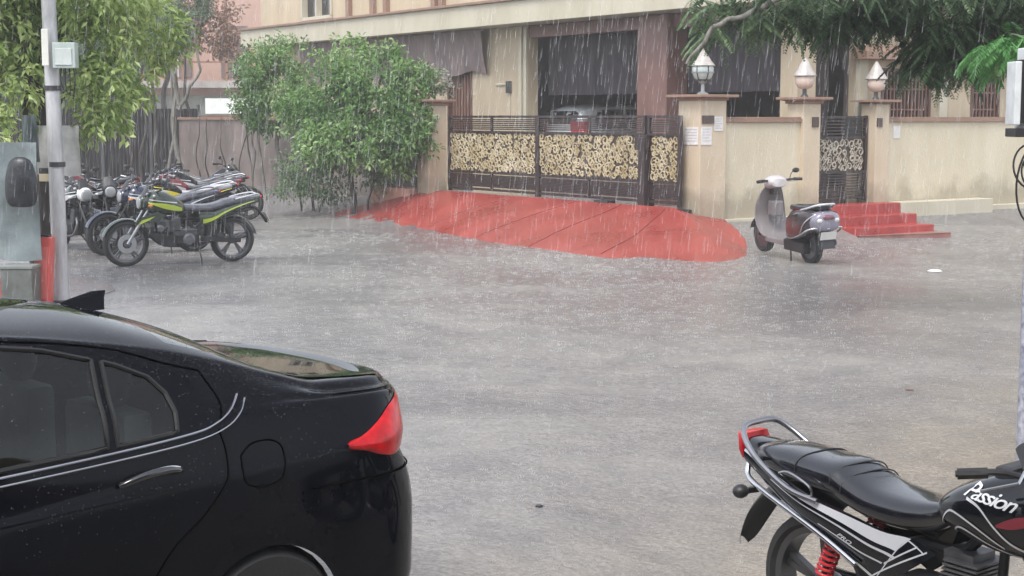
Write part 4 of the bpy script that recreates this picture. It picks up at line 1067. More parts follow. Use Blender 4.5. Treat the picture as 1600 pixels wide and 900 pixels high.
        if S == 'passion':
            m = MB(); n = len(rows)-1
            def sash(u0, w0, ia, ib, m=m):
                rr_ = []
                for q in range(25):
                    i_ = ia + (ib-ia)*q/24; uu = u0(q/24) if callable(u0) else u0; ww = w0(q/24) if callable(w0) else w0
                    rr_.append([onp(i_, uu-ww/2), onp(i_, uu+ww/2)])
                m.grid(rr_)
            sash(lambda v: .16 + .05*v, lambda v: .30*(1-v*.55), 5, n); m.build('silver_sash', SILVG, pn, smooth=60)
            for (u0, w_, ia, ib) in ((.42, .05, 4, n*.8), (lambda v: .95-.05*v, .05, 2, n), (lambda v: .62 + .1*v, .035, 5, n*.55)):
                m = MB(); sash(u0, w_, ia, ib, m); m.build('pin_stripe', SILVG, pn, smooth=60)
            for (i0, i1, ua, ub) in ((5.5, 1.5, .05, .10), (5.5, 3.5, .1, .9), (1.5, 4.5, .05, .95), (3.2, 4.6, .07, .6)):
                m = MB(); m.grid([[onp(i0+(i1-i0)*q/8, ua+(ub-ua)*q/8, .004) + Vector((0, 0, d_)) for d_ in (-.003, .004)] for q in range(9)]); m.build('pin_stripe', SILVG, pn)
            if sg == -1:
                def fnm(x, y): 
                    p = onp(n*.47 - x*46, .66, .0045); q = onp(n*.47 - x*46, .55, .0045); d = (q-p).normalized(); return p + d*y
                text_mesh('badge_lettering', 'PRO', .026, SILVG, pn, fnm, shear=.2, bold=.0006)
        elif acc:
            m = MB(); n = len(rows)-1; m.grid([[onp(i_, .55-.35*q/20, .004), onp(i_, .9-.55*q/20, .004)] for q, i_ in [(q, 3+(n-5)*q/20) for q in range(21)]]); m.build('accent_stripe', acc, pn, smooth=60)
    # tank decals on the surface of the tank
    T5 = cr([tuple(q) for q in tank], 8)
    def on_tank(x, z, sg, off=.003):
        q = min(T5, key=lambda q: abs(q[0]-x)); i = T5.index(q); j = min(i+1, len(T5)-1) if x > q[0] else max(i-1, 0)
        q2 = T5[j]; f = 0 if abs(q2[0]-q[0]) < 1e-6 else (x-q[0])/(q2[0]-q[0]); q = [q[k]*(1-f)+q2[k]*f for k in range(4)]
        s_ = max(-.98, min(.98, (z-q[1])/q[3])); c = (1-abs(s_)**2.6)**(1/2.6)
        return Vector((x, sg*(q[2]*c+off), z))
    def tstripe(pts, wd, mat, name='pin_stripe', sides=(1, -1)):
        for sg in sides:
            m = MB(); P = cr(pts, 6); m.grid([[on_tank(x, z+dz, sg) for dz in (-wd/2, wd/2)] for x, z in P]); m.build(name, mat, tk, smooth=60)
    if S == 'passion':
        tstripe([(.67, .735), (.71, .79), (.75, .80), (.85, .765), (.95, .71)], .008, SILVG)
        tstripe([(.72, .71), (.755, .745), (.80, .745), (.92, .70), (1.04, .675)], .008, SILVG)
        tstripe([(.80, .86), (.86, .84), (.92, .785), (.99, .73), (1.08, .70)], .010, SILVG)
        m = MB(); m.grid([[on_tank(.93+.16*q/10, .79+.05*q/10 - .0 + dz*(.2+.8*sin(pi*q/10)), -1, .0025) for dz in (-.02, .0, .02)] for q in range(11)]); m.build('maroon_flash', M('maroon_decal', (.20, .015, .03), .25, coat=.6), tk, smooth=60)
        def fnt(x, y):
            X = .775 + x*1.1; Z = .868 - x*.10 + y*.9; 
            return on_tank(X, Z, -1, .0035)
        for sg in (-1,):
            text_mesh('tank_lettering', 'Passion', .082, M('white_decal', (.62, .63, .65), .35), tk, fnt, shear=.62, bold=.0006, narrow=.82)
        def fnt2(x, y):
            X = 1.06 - x; Z = .875 + y*.8; return on_tank(X, Z, 1, .0035)
        text_mesh('tank_lettering', 'Passion', .088, M('white_decal', (.75, .76, .78), .35), tk, fnt2, shear=.45, bold=.0022, narrow=.85)
    elif acc:
        for sg in (1, -1):
            m = MB(); rr_ = []
            for q in range(19):
                x = tx-.36+.46*q/18; z0 = .745+.10*q/18; hh = .028*sin(pi*min(1, .15+q/18*.9))+.008
                rr_.append([on_tank(x, z0-hh, sg), on_tank(x, z0+hh*.2, sg), on_tank(x, z0+hh, sg)])
            m.grid(rr_); m.build('tank_decal', acc, tk, smooth=60)
            m = MB(); m.grid([[on_tank(tx-.28+.36*q/12, .83+.05*q/12, sg), on_tank(tx-.28+.36*q/12, .845+.045*q/12, sg)] for q in range(13)]); m.build('tank_decal', SILVG if spec.get('accent2') is None else spec['accent2'], tk, smooth=60)
            # radiator shroud fin
            if spec.get('shroud'):
                m = MB(); m.prism([(tx-.02, .72), (tx+.18, .66), (tx+.26, .56), (tx+.12, .60), (tx-.02, .60), (tx-.12, .68)], sg*.15, sg*.165); m.build('shroud', body, t, bevel=.004)
                m = MB(); m.prism([(tx+.02, .67), (tx+.20, .62), (tx+.25, .56), (tx+.10, .62)], sg*.167, sg*.170); m.build('accent_stripe', acc, t)
                m = MB(); m.prism([(tx-.30, .40), (tx+.02, .44), (tx+.14, .52), (tx+.06, .40), (tx-.10, .27), (tx-.3, .25)], sg*.10, sg*.12); m.build('belly_pan', BLKP, t, bevel=.004)
    # tail
    if S == 'passion':
        m = MB(); m.loft(loft_tab([(-.20, .80, .10, .03), (-.32, .80, .085, .045), (-.39, .80, .07, .05)], 3, 20)); m.build('tail_cowl', body, t, smooth=50)
        m = MB(); m.loft([[(-.385+a*.5, y, z+.0) for y, z in ((-.075*w_, .765-.0), (.075*w_, .765), (.085*w_, .80), (.07*w_, .865), (-.07*w_, .865), (-.085*w_, .80))] for a, w_ in ((0, 1), (-.06, .95), (-.10, .7))])
        m.xform(lambda v: Vector((v.x + (v.z-.80)*-.25, v.y, v.z))); m.build('tail_lamp', REDL, t, bevel=.004, smooth=30)
        # grab rail: double steel loop
        m = MB(); P = cr([(.10, .155, .70), (-.05, .165, .725), (-.22, .155, .80), (-.32, .13, .865), (-.37, .085, .905), (-.378, 0, .912), (-.37, -.085, .905), (-.32, -.13, .865), (-.22, -.155, .80), (-.05, -.165, .725), (.10, -.155, .70)], 6)
        m.tube(P, .0125, 10); gr = m.build('grab_rail', M('grab_rail_steel', (.30, .30, .32), .22, .9, var=.2), t, smooth=50)
        for sg in (1, -1):
            m = MB(); m.tube([(-.06, .155*sg, .725), (.0, .125*sg, .70)], .01, 8); m.tube([(-.23, .15*sg, .805), (-.26, .09*sg, .79)], .01, 8); m.build('rail_bracket', DENG, gr)
            m = MB(); m.tube(cr([(-.10, .16*sg, .775), (-.04, .165*sg, .79), (.06, .16*sg, .755), (.07, .16*sg, .715), (-.0, .165*sg, .72)], 4), .0055, 6); m.build('rail_loop', M('grab_rail_steel'), gr, smooth=50)
        for sg in (1, -1):
            m = MB(); m.tube(cr([(-.36, .075*sg, .755), (-.34, .10*sg, .71), (-.24, .125*sg, .675), (.10, .150*sg, .575), (.30, .160*sg, .50)], 5), .0125, 8); m.build('lower_rail', CHROME, t, smooth=50)
    else:
        m = MB(); m.loft(loft_tab([(-.16, .82, .10, .03), (-.28, .845, .075, .035), (-.40, .87, .04, .02)], 3, 20)); m.build('tail_cowl', body, t, smooth=50)
        m = MB(); m.sphere((-.40, 0, .868), .05, 8, (.5, 1, .5)); m.build('tail_lamp', REDL, t, smooth=60)
        for sg in (1, -1):
            m = MB(); m.tube(cr([(-.0, .12*sg, .86), (-.15, .13*sg, .895), (-.30, .10*sg, .92), (-.36, .07*sg, .905)], 4), .011, 8); m.build('grab_handle', spec.get('grabmat', ENG), t, smooth=50)
    # rear mudguard
    if S == 'passion':
        rows = []
        for (x, z, w_) in cr([(.12, .66, .07), (-.10, .695, .075), (-.26, .68, .085), (-.36, .60, .085), (-.42, .52, .075), (-.475, .43, .05), (-.50, .395, .02)], 4):
            rows.append([(x + .02*(j/3)**2, w_*j/3, z - .03*(j/3)**2) for j in range(-3, 4)])
        m = MB(); m.grid(rows); m.build('rear_mudguard', BLKP, t, smooth=60)
        for sg in (1, -1):
            m = MB(); m.bar((-.33, .06*sg, .645), (-.345, .12*sg, .645), .022, .022); m.sphere((-.35, .135*sg, .645), .036, 7, (.9, 1, .8)); m.build('rear_indicator', BLKP, t, smooth=50)
        pass
    else:
        rows = []
        for (x, z, w_) in cr([(-.05, .69, .06), (-.22, .74, .06), (-.34, .74, .06), (-.43, .64, .055), (-.52, .52, .05)], 4):
            rows.append([(x + .015*(j/3)**2, w_*j/3, z - .02*(j/3)**2) for j in range(-3, 4)])
        m = MB(); m.grid(rows); m.build('rear_mudguard', BLKP, t, smooth=60)
        rows = []
        for k in range(13):
            a = radians(60 + 110*k/12); rows.append([((r+.03)*cos(a), .06*j/3, r + (r+.03-.012*(j/3)**2)*sin(a)) for j in range(-3, 4)])
        if spec.get('hugger'): m = MB(); m.grid(rows); m.build('wheel_hugger', spec['hugger'], t, smooth=60)
        m = MB(); m.box(-.485, -.48, -.08, .08, .55, .66); m.xform(lambda v: Vector((v.x-(v.z-.6)*-.5, v.y, v.z))); m.build('number_plate', PLATEW, t)
    return t

def yaw(dx, dy): return atan2(dy, dx)
def at_ground(x, y, dz=0): return (x, y, ground_z(x, y) + dz)

# foreground motorcycle, cut by the right edge
FB = make_moto('black motorcycle with silver stripes, white tank lettering and red springs in the right foreground',
     dict(style='passion', paint=BLKG, wb=1.24, spring=REDS, fine=True, shinyeng=True, spokes=5, rim=M('dark_alloy', (.10, .10, .105), .35, .6), chromeex=True, blackguard=True),
     at_ground(1.27, 5.95), yaw(.565, -.825), lean=0.05)

LIME = M('lime_decal', (.50, .62, .06), .3, coat=.5)
GREENP = M('dark_green_paint', (.025, .04, .028), .25, coat=.8)
YELL = M('yellow_decal', (.75, .62, .03), .3, coat=.5)
BLUEP = M('dark_blue_paint', (.015, .02, .05), .2, coat=.8)
REDPA = M('dark_red_paint', (.16, .012, .02), .2, coat=.8)
GREYSEAT = M('wet_grey_seat', (.07, .07, .09), .2, var=.5, vs=5, bump=.3, spec=.9)
WHITEP = M('white_panel_paint', (.62, .62, .64), .3, coat=.6)
GRP = 'motorcycles parked in a row on the left side of the street'
# green and black bike in front of the row
make_moto('black and lime green motorcycle parked side on at the front of the row',
     dict(paint=GREENP, accent=LIME, accent2=SILVG, wb=1.46, shroud=True, rim=M('grey_rim', (.13, .13, .14), .35, .7), spokes=5, seatmat=GREYSEAT, grabmat=SILVG, hugger=M('silver_grey_guard', (.30, .30, .34), .3), shinyfork=True, shinyeng=False),
     at_ground(-3.80, 20.75), yaw(-1.32, -.80), GRP, lean=-.07)
row = [
 ('dark blue motorcycle with a pale tank, second in the row behind the lime green one', dict(paint=BLUEP, accent=WHITEP, seatmat=GREYSEAT), -4.65, 22.3, -1.25, -.85),
 ('black motorcycle with a yellow flash on its tank, third in the parked row', dict(paint=BLKG, accent=YELL, accent2=YELL, grabmat=WHITEP, seatmat=M('white_wet_seat', (.42, .42, .46), .2, bump=.2)), -4.75, 24.3, -1.3, -.7),
 ('dark red motorcycle in the middle of the parked row', dict(paint=REDPA, accent=SILVG), -5.0, 26.0, -1.3, -.6),
 ('black motorcycle with a white flash, fifth in the parked row', dict(paint=BLKG, accent=WHITEP, grabmat=ALLOY, seatmat=GREYSEAT), -5.15, 27.6, -1.3, -.5),
 ('black motorcycle with bright fork facing the house wall at the far end of the row', dict(paint=BLKG, accent=SILVG, shinyfork=True), -6.3, 29.6, 1.2, -.25),
 ('dark motorcycle with silver seat, sixth in the row before the far one', dict(paint=BLUEP, accent=SILVG, seatmat=GREYSEAT), -5.5, 29.0, -1.3, -.3),
 ('black motorcycle half hidden behind the handlebars of the lime green one', dict(paint=BLKG, accent=SILVG), -5.9, 23.6, -1.0, -1.0),
 ('dark motorcycle parked deep between the row and the thin trees', dict(paint=REDPA, accent=WHITEP), -6.9, 26.8, -1.0, -.9),
 ('black motorcycle farthest left, behind the two that face the road', dict(paint=BLKG, accent=SILVG), -8.0, 26.2, .6, -1.0),
]
for lab, sp, x, y, dx, dy in row: make_moto(lab, sp, at_ground(x, y), yaw(dx, dy), GRP, lean=-.08)
make_moto('dark motorcycle with a white cowl seen nearly head on beside the left pole', dict(paint=BLKG, accent=WHITEP, cowl=WHITEP, clearind=True), at_ground(-6.75, 22.9), yaw(.75, -.9), GRP, lean=.08)
make_moto('black motorcycle facing the road between the pole and the lime green one', dict(paint=BLKG, accent=SILVG, clearind=True), at_ground(-6.25, 23.9), yaw(.35, -1), GRP, lean=.1)

# ================================================================ SCOOTER
def make_scooter(label, loc, rz, lean, pitch):
    t = thing('scooter', label, 'scooter', loc, rz, None, rot=(lean, pitch, rz)); r = .235; wb = 1.24
    DP = M('maroon_black_paint', (.03, .017, .02), .25, coat=.8, var=.2); GP = M('grey_leg_shield', (.185, .165, .165), .4, var=.1); SP = M('silver_lilac_panel', (.24, .225, .28), .25, .2, coat=.6)
    for x in (0, wb):
        m = MB(); m.lathe([(r-.06, -.035), (r-.03, -.05), (r-.008, -.04), (r, 0), (r-.008, .04), (r-.03, .05), (r-.06, .035)], (x, 0, r), 'y', 32); wh = m.build('wheel', TYRE, t, smooth=40)
        m = MB(); m.lathe([(0, -.05), (.06, -.05), (r-.06, -.03), (r-.06, .03), (.06, .05), (0, .05)], (x, 0, r), 'y', 24); m.build('rim', ENG, wh, smooth=30)
    # front mudguard and fork
    rows = []
    for k in range(13):
        a = radians(15+140*k/12); rows.append([(wb+(r+.03)*cos(a), .075*j/3, r+(r+.03-.02*(j/3)**2)*sin(a)) for j in range(-3, 4)])
    m = MB(); m.grid(rows); m.build('front_mudguard', DP, t, smooth=60)
    for sg in (1, -1):
        m = MB(); m.tube([(wb, .07*sg, r), (wb-.14, .07*sg, .56)], .018, 8); m.build('fork_leg', DENG, t)
    # leg shield (front apron): curved, dark outside, grey inside
    out, inn = MB(), MB(); ro, ri = [], []
    prof_ = cr([(wb-.37, .26, .17), (wb-.27, .32, .20), (wb-.18, .48, .215), (wb-.17, .66, .20), (wb-.21, .82, .15), (wb-.25, .90, .10)], 5)
    for (x, z, w_) in prof_:
        ro.append([(x + .05*(1-(j/5)**2)+.02, w_*j/5, z) for j in range(-5, 6)]); ri.append([(x - .02*(1-(j/5)**2) - .0, w_*.985*j/5, z) for j in range(-5, 6)])
    out.grid(ro); out.build('front_apron', DP, t, smooth=60); inn.grid([list(reversed(q)) for q in ri]); inn.build('leg_shield', GP, t, smooth=60)
    m = MB()
    for e in (0, -1): m.tube([(ro[i][e][0]-.01, ro[i][e][1], ro[i][e][2]) for i in range(len(ro))], .014, 6)
    m.build('shield_edge', GP, t, smooth=40)
    m = MB(); m.box(wb-.40, wb-.22, -.07, .07, .52, .72); m.build('glove_box', GP, t, bevel=.02)
    # floorboard
    m = MB(); m.loft([[(x, y*w_, z) for y, z in ((-1, .20), (1, .20), (1, .265), (-1, .265))] for x, w_ in ((.30, .15), (.45, .17), (.75, .18), (wb-.33, .17))]); m.build('floorboard', GP, t, bevel=.012)
    # handlebar cover
    m = MB(); m.loft(loft_tab([(wb-.42, .96, .11, .05), (wb-.34, .965, .15, .085), (wb-.26, .96, .14, .095), (wb-.19, .945, .10, .08), (wb-.16, .94, .05, .04)], 2.5, 18)); m.build('handlebar_cover', M('wet_white_cowl', (.45, .42, .42), .25, coat=.7), t, smooth=60)
    m = MB(); m.sphere((wb-.20, 0, .96), .065, 8, (.5, 1, .8)); m.build('headlamp', CLEARL, t, smooth=60)
    m = MB(); m.loft([[(wb-.30+x, y, z) for y, z in ((-.05, .80), (.05, .80), (.05, .95), (-.05, .95))] for x in (-.04, .06)]); m.build('steering_column', DP, t, bevel=.01)
    for sg in (1, -1):
        m = MB(); m.tube([(wb-.33, .10*sg, .985), (wb-.40, .22*sg, 1.0)], .014, 8); m.tube([(wb-.40, .22*sg, 1.0), (wb-.43, .33*sg, .995)], .019, 8); m.build('grip', RUB, t, smooth=40)
        if sg == -1: m = MB(); m.tube(cr([(wb-.36, .18*sg, .99), (wb-.34, .22*sg, 1.07), (wb-.36, .25*sg, 1.10)], 4), .006, 6); m.sphere((wb-.37, .27*sg, 1.11), .055, 7, (.3, 1, .6)); m.build('mirror', BLKP, t, smooth=60)
        m = MB(); m.tube([(wb-.37, .14*sg, .975), (wb-.36, .30*sg, .965)], .005, 6); m.build('brake_lever', ALLOY, t)
    # rear body
    m = MB(); m.loft(loft_tab([(.36, .45, .12, .19), (.30, .46, .17, .22), (.15, .49, .20, .22), (-.05, .53, .215, .20), (-.22, .57, .21, .16), (-.33, .60, .14, .11), (-.38, .61, .09, .08)], 3.0, 24)); m.build('rear_body', DP, t, smooth=60)
    for sg in (1, -1):
        m = MB(); m.loft([[(x, sg*(y0+.03+.012*sin(pi*u)), z0+(z1-z0)*u) for u in [k/6 for k in range(7)]] + [(x, sg*(y0+.01), z0+(z1-z0)*u) for u in [1-k/6 for k in range(7)]] for x, y0, z0, z1 in cr([(.30, .155, .34, .58), (.15, .185, .36, .62), (-.05, .205, .40, .66), (-.2, .195, .46, .68), (-.32, .15, .52, .68)], 4)]); m.build('side_panel', DP, t, smooth=40)
        m = MB(); m.tube(cr([(.30, .19*sg, .36), (.1, .25*sg, .34), (-.15, .26*sg, .40), (-.36, .22*sg, .50), (-.42, .0, .50)], 5), .012, 8); m.build('crash_guard', CHROME, t, smooth=50)
        m = MB(); m.tube(cr([(-.12, .23*sg, .42), (-.24, .24*sg, .56), (-.34, .17*sg, .66), (-.38, .05*sg, .70)], 5), .009, 8); m.build('guard_hoop', CHROME, t, smooth=50)
    m = MB(); m.loft(loft_tab([(-.22, .575, .20, .135), (-.33, .58, .195, .135), (-.41, .58, .165, .115), (-.43, .58, .10, .07)], 2.6, 24)); m.build('tail_panel', SP, t, smooth=60)
    m = MB(); m.loft(loft_tab([(-.38, .645, .10, .035), (-.435, .64, .08, .03), (-.45, .64, .04, .015)], 2.4, 18)); m.build('tail_lamp', M('smoky_red_lens', (.16, .05, .07), .15, coat=.8), t, smooth=60)
    for sg in (1, -1):
        m = MB(); m.sphere((-.405, .115*sg, .60), .045, 7, (.8, 1, .8)); m.build('indicator', CLEARL, t, smooth=60)
    m = MB(); m.loft(loft_tab([(.38, .69, .08, .03), (.32, .70, .12, .045), (.15, .715, .14, .05), (0, .725, .145, .05), (-.18, .745, .14, .05), (-.30, .755, .11, .04), (-.35, .76, .07, .02)], 3.0, 24)); m.build('seat', BLKS, t, smooth=60)
    m = MB(); m.tube(cr([(-.02, .155, .70), (-.2, .165, .74), (-.34, .13, .785), (-.40, .05, .80), (-.40, -.05, .80), (-.34, -.13, .785), (-.2, -.165, .74), (-.02, -.155, .70)], 5), .014, 8); m.build('grab_rail', SILVG, t, smooth=50)
    m = MB(); m.box(-.43, -.425, -.11, .11, .36, .46); m.xform(lambda v: Vector((v.x + (v.z-.42)*-.3, v.y, v.z))); m.build('number_plate', PLATEW, t)
    m = MB(); m.grid([[(x, y, z) for y in (-.09, 0, .09)] for x, z in ((-.26, .50), (-.36, .42), (-.40, .32), (-.44, .25))]); m.build('mud_flap', BLKP, t, smooth=60)
    m = MB(); m.loft([[(x, y, z) for y, z in ((.07, .15), (.16, .15), (.17, .28), (.07, .32))] for x in (-.10, .05, .30, .42)]); m.build('engine_cover', DENG, t, bevel=.015)
    m = MB(); m.tube([(.2, -.12, .2), (.0, -.15, .22), (-.28, -.16, .30)], [.02, .045, .045], 12); m.build('exhaust', DENG, t, smooth=40)
    for sg in (1, -1):
        m = MB(); m.tube([(.38, .08*sg, .2), (.30, .12*sg, .0)], .011, 6); m.build('stand_leg', DENG, t)
    t.scale = (1.06,)*3
    return t
make_scooter('dark scooter with pale front cowl and silver tail, standing between the red ramp and steps', (4.02, 20.55, -.02), yaw(-.37, 1.08), -.05, -.045)
# ================================================================ TREES AND SHRUBS
def rnd_dir(R):
    while True:
        v = Vector((R.uniform(-1, 1), R.uniform(-1, 1), R.uniform(-1, 1)))
        if .05 < v.length < 1: return v.normalized()
def add_leaf(mb, p, d, n, L_, W_, tone, fold=.25):
    s = d.cross(n)
    if s.length < 1e-4: return
    s.normalize(); u = s.cross(d).normalized()
    a = p; b = p + d*L_*.5 + s*W_*.5 + u*fold*W_; c = p + d*L_ - u*fold*L_*.25; e = p + d*L_*.5 - s*W_*.5 + u*fold*W_
    o = len(mb.v); mb.v += [tuple(a), tuple(b), tuple(c), tuple(e)]; mb.f += [(o, o+1, o+2), (o, o+2, o+3)]; mb.tone += [tone, tone]
def clumps(mb, R, blobs, dens, L_, W_, per=14, rad=.16, droop=.3, tb=0.0, shell=.55):
    """leaf sprigs through the volume of ellipsoid blobs (cx,cy,cz, rx,ry,rz)"""
    tot = sum(b[3]*b[4]*b[5] for b in blobs)
    for b in blobs:
        n = int(dens * (b[3]*b[4]*b[5])**(2/3.))
        for _ in range(n):
            v = rnd_dir(R) * (shell + (1-shell)*R.random()**.7) * (1 + .22*noise.noise(Vector((b[0]+R.random()*.2, b[1], b[2]))))
            wob = 1 + .30*noise.noise(v*2.1 + Vector((b[0], b[1], b[2])))
            c = Vector((b[0]+v.x*b[3]*wob, b[1]+v.y*b[4]*wob, b[2]+v.z*b[5]*wob))
            if noise.noise(c*1.7) < -.28: continue
            ct = .5 + .5*noise.noise(c*1.1 + Vector((9, 1, 4))) + R.uniform(-.18, .18) + tb
            ax = (rnd_dir(R) + v*.7 + Vector((0, 0, -droop*.4))).normalized(); sl = rad*R.uniform(.8, 1.8)
            for k in range(per):
                t_ = k/per; side = rnd_dir(R); q = c + ax*sl*t_ + side*rad*.22
                d = (ax*.6 + side + Vector((0, 0, -droop))).normalized()
                add_leaf(mb, q, d, (Vector((0, 0, 1)) + rnd_dir(R)*.8).normalized(), L_*R.uniform(.7, 1.25), W_*R.uniform(.7, 1.2), max(0, min(1, ct + R.uniform(-.22, .22))))
def limb(mb, R, a, b, r0, r1, n=7, kink=.06):
    a, b = Vector(a), Vector(b); P = []; l = (b-a).length
    for i in range(n):
        t_ = i/(n-1); p = a.lerp(b, t_) + (rnd_dir(R)*kink*l*sin(pi*t_) if 0 < i < n-1 else Vector()); P.append(p)
    P = [Vector(p) for p in cr([tuple(p) for p in P], 3)]; m = len(P)
    mb.tube(P, [r0+(r1-r0)*i/(m-1) for i in range(m)], 9); return P
BARKD = M('dark_wet_bark', (.045, .038, .032), .6, var=.4, vs=6, bump=.8, bs=25, stretch=(3, 3, .8))
BARKG = M('grey_bark', (.16, .15, .13), .65, var=.35, vs=6, bump=.7, bs=25, stretch=(3, 3, .8))
LFG = leafmat('shrub_leaves', (.035, .09, .022), (.12, .25, .06), (.40, .54, .24))
LFY = leafmat('yellow_green_leaves', (.05, .10, .022), (.21, .31, .075), (.54, .63, .27))
LFD = leafmat('dark_feathery_leaves', (.020, .040, .020), (.075, .13, .06), (.28, .38, .20), .36)
LFB = leafmat('bright_green_leaves', (.04, .13, .035), (.08, .24, .06), (.20, .42, .14))
LFP = leafmat('dusty_grey_leaves', (.04, .07, .045), (.09, .15, .085), (.22, .31, .18))

def plant(name, label, cat, base, blobs, mat, stems, dens=900, L_=.09, W_=.045, per=14, rad=.16, droop=.3, bark=BARKD, seed=1, tb=0.0, group=None, shell=.55):
    R = random.Random(seed); t = thing(name, label, cat, base, 0, group); B_ = Vector(base)
    mb = MB(); mb.tone = []; clumps(mb, R, blobs, dens, L_, W_, per, rad, droop, tb, shell)
    mb.xform(lambda v: v-B_); mb.build('crown', mat, t)
    tr = MB()
    for (a, b, r0, r1) in stems: limb(tr, R, a, b, r0, r1, kink=.03)
    tr.xform(lambda v: v-B_); tr.build('trunk', bark, t, smooth=60)
    return t
def wpt(px_, d, z):            # bearing given as the tangent of the angle from straight ahead
    return (px_*d, d, z)
def T(px): return (px-800)/2400.0

# big leafy shrub tree left of the main gate
d0 = 29.6; gx = T(553)*d0; gz = ground_z(gx, d0)
def bl(px, y, d, rx, rz, ry=None): return (T(px)*d, d, EYE + (182-y)/2400*d, rx/2400*d, ry if ry else rx/2400*d*.8, rz/2400*d)
plant('shrub_tree', 'bushy green shrub tree on a thin dark trunk left of the main gate', 'tree', (gx, d0, gz),
      [bl(585, 150, 29.4, 62, 50), bl(525, 150, 29.6, 48, 48), bl(632, 190, 28.9, 38, 36), bl(555, 215, 29.2, 55, 36), bl(480, 175, 30.2, 38, 42), bl(608, 222, 28.8, 42, 30), bl(528, 92, 29.9, 24, 26), bl(598, 92, 29.9, 30, 24), bl(640, 135, 29.3, 38, 34), bl(500, 225, 29.4, 34, 32), bl(560, 85, 29.9, 12, 20), bl(620, 255, 29, 16, 22), bl(655, 215, 28.7, 22, 18)],
      LFG, [((gx, d0, gz-.05), (gx-.03, d0-.05, 1.7), .055, .045), ((gx, d0, 1.5), (T(600)*d0, d0-.2, 2.7), .04, .02), ((gx, d0, 1.4), (T(520)*d0, d0, 2.8), .035, .02), ((gx, d0, 1.4), (T(640)*d0, d0-.2, 2.2), .03, .012), ((T(575)*d0, d0, gz), (T(590)*d0, d0, 1.6), .02, .012)],
      dens=800, L_=.11, W_=.055, per=12, rad=.17, seed=3, tb=.12)
plant('shrub', 'grey green drooping shrub with a leafy base, left of the bushy shrub tree', 'shrub', (T(490)*30.2, 30.2, .15),
      [bl(475, 260, 29.8, 34, 36), bl(515, 272, 29.6, 30, 26), bl(592, 272, 30.0, 28, 22), bl(460, 290, 30.4, 26, 16), bl(535, 296, 30.2, 46, 12), bl(600, 262, 30, 22, 18)],
      leafmat('sage_leaves', (.06, .10, .055), (.14, .22, .11), (.32, .42, .24)), [((T(490)*30.2, 30.2, .1), (T(480)*30.2, 30.2, 1.2), .03, .02), ((T(500)*30.2, 30.1, .1), (T(530)*30.2, 30.1, 1.2), .025, .015), ((T(470)*30.2, 30.3, .1), (T(455)*30.2, 30.3, 1.3), .02, .012)], dens=560, L_=.09, W_=.035, per=12, rad=.18, seed=5, droop=.6)
plant('shrub_tree', 'paler hazy green tree behind the bushy shrub, close to the house corner', 'tree', (T(430)*33.5, 33.5, .2),
      [bl(430, 120, 33.2, 45, 48), bl(400, 150, 33.6, 34, 36), bl(455, 90, 33.6, 30, 26), bl(420, 180, 33.4, 42, 26), bl(465, 150, 33.2, 34, 40), bl(395, 105, 34, 22, 30)],
      LFG, [((T(440)*33.5, 33.5, .1), (T(432)*33.5, 33.5, 2.4), .06, .04), ((T(415)*33.4, 33.4, .1), (T(405)*33.4, 33.4, 2.2), .035, .025), ((T(462)*33.6, 33.6, .1), (T(470)*33.6, 33.6, 2.2), .03, .02), ((T(395)*34, 34, .1), (T(398)*34, 34, 2.1), .03, .02)], dens=640, L_=.10, W_=.045, per=13, rad=.18, seed=8, bark=BARKG, tb=-.02)

# left street tree
d1 = 16.8; tx_ = T(70)*d1
plant('street_tree', 'street tree with yellow green drooping leaves and dark trunk behind the left pole', 'tree', (tx_, d1, ground_z(tx_, d1)),
      [bl(150, 60, 16.9, 74, 46), bl(210, 105, 17.2, 48, 44), bl(165, 135, 16.6, 50, 46), bl(20, 60, 16.5, 60, 55), bl(15, 150, 16.2, 45, 60), bl(130, 10, 17, 120, 35), bl(250, 60, 17.6, 40, 45), bl(160, 180, 16.4, 34, 32), bl(-60, 90, 16.5, 70, 90), bl(30, 0, 17, 90, 45), bl(0, 205, 15.9, 28, 22), bl(60, -60, 17, 190, 50, 1.6)],
      LFY, [((tx_, d1, -.05), (tx_-.05, d1, 2.2), .11, .085), ((tx_-.05, d1, 2.1), (T(130)*d1, d1+.2, 3.6), .07, .03), ((tx_-.05, d1, 2.2), (T(20)*d1, d1, 3.8), .06, .03), ((tx_, d1, 1.9), (T(210)*d1, d1+.2, 2.9), .045, .018), ((tx_-.05, d1, 2.0), (T(65)*d1, d1, 4.6), .08, .04), ((T(48)*16.4, 16.4, .0), (T(52)*16.4, 16.4, 2.8), .045, .035)],
      dens=640, L_=.11, W_=.046, per=13, rad=.16, droop=.65, seed=11, tb=.20)
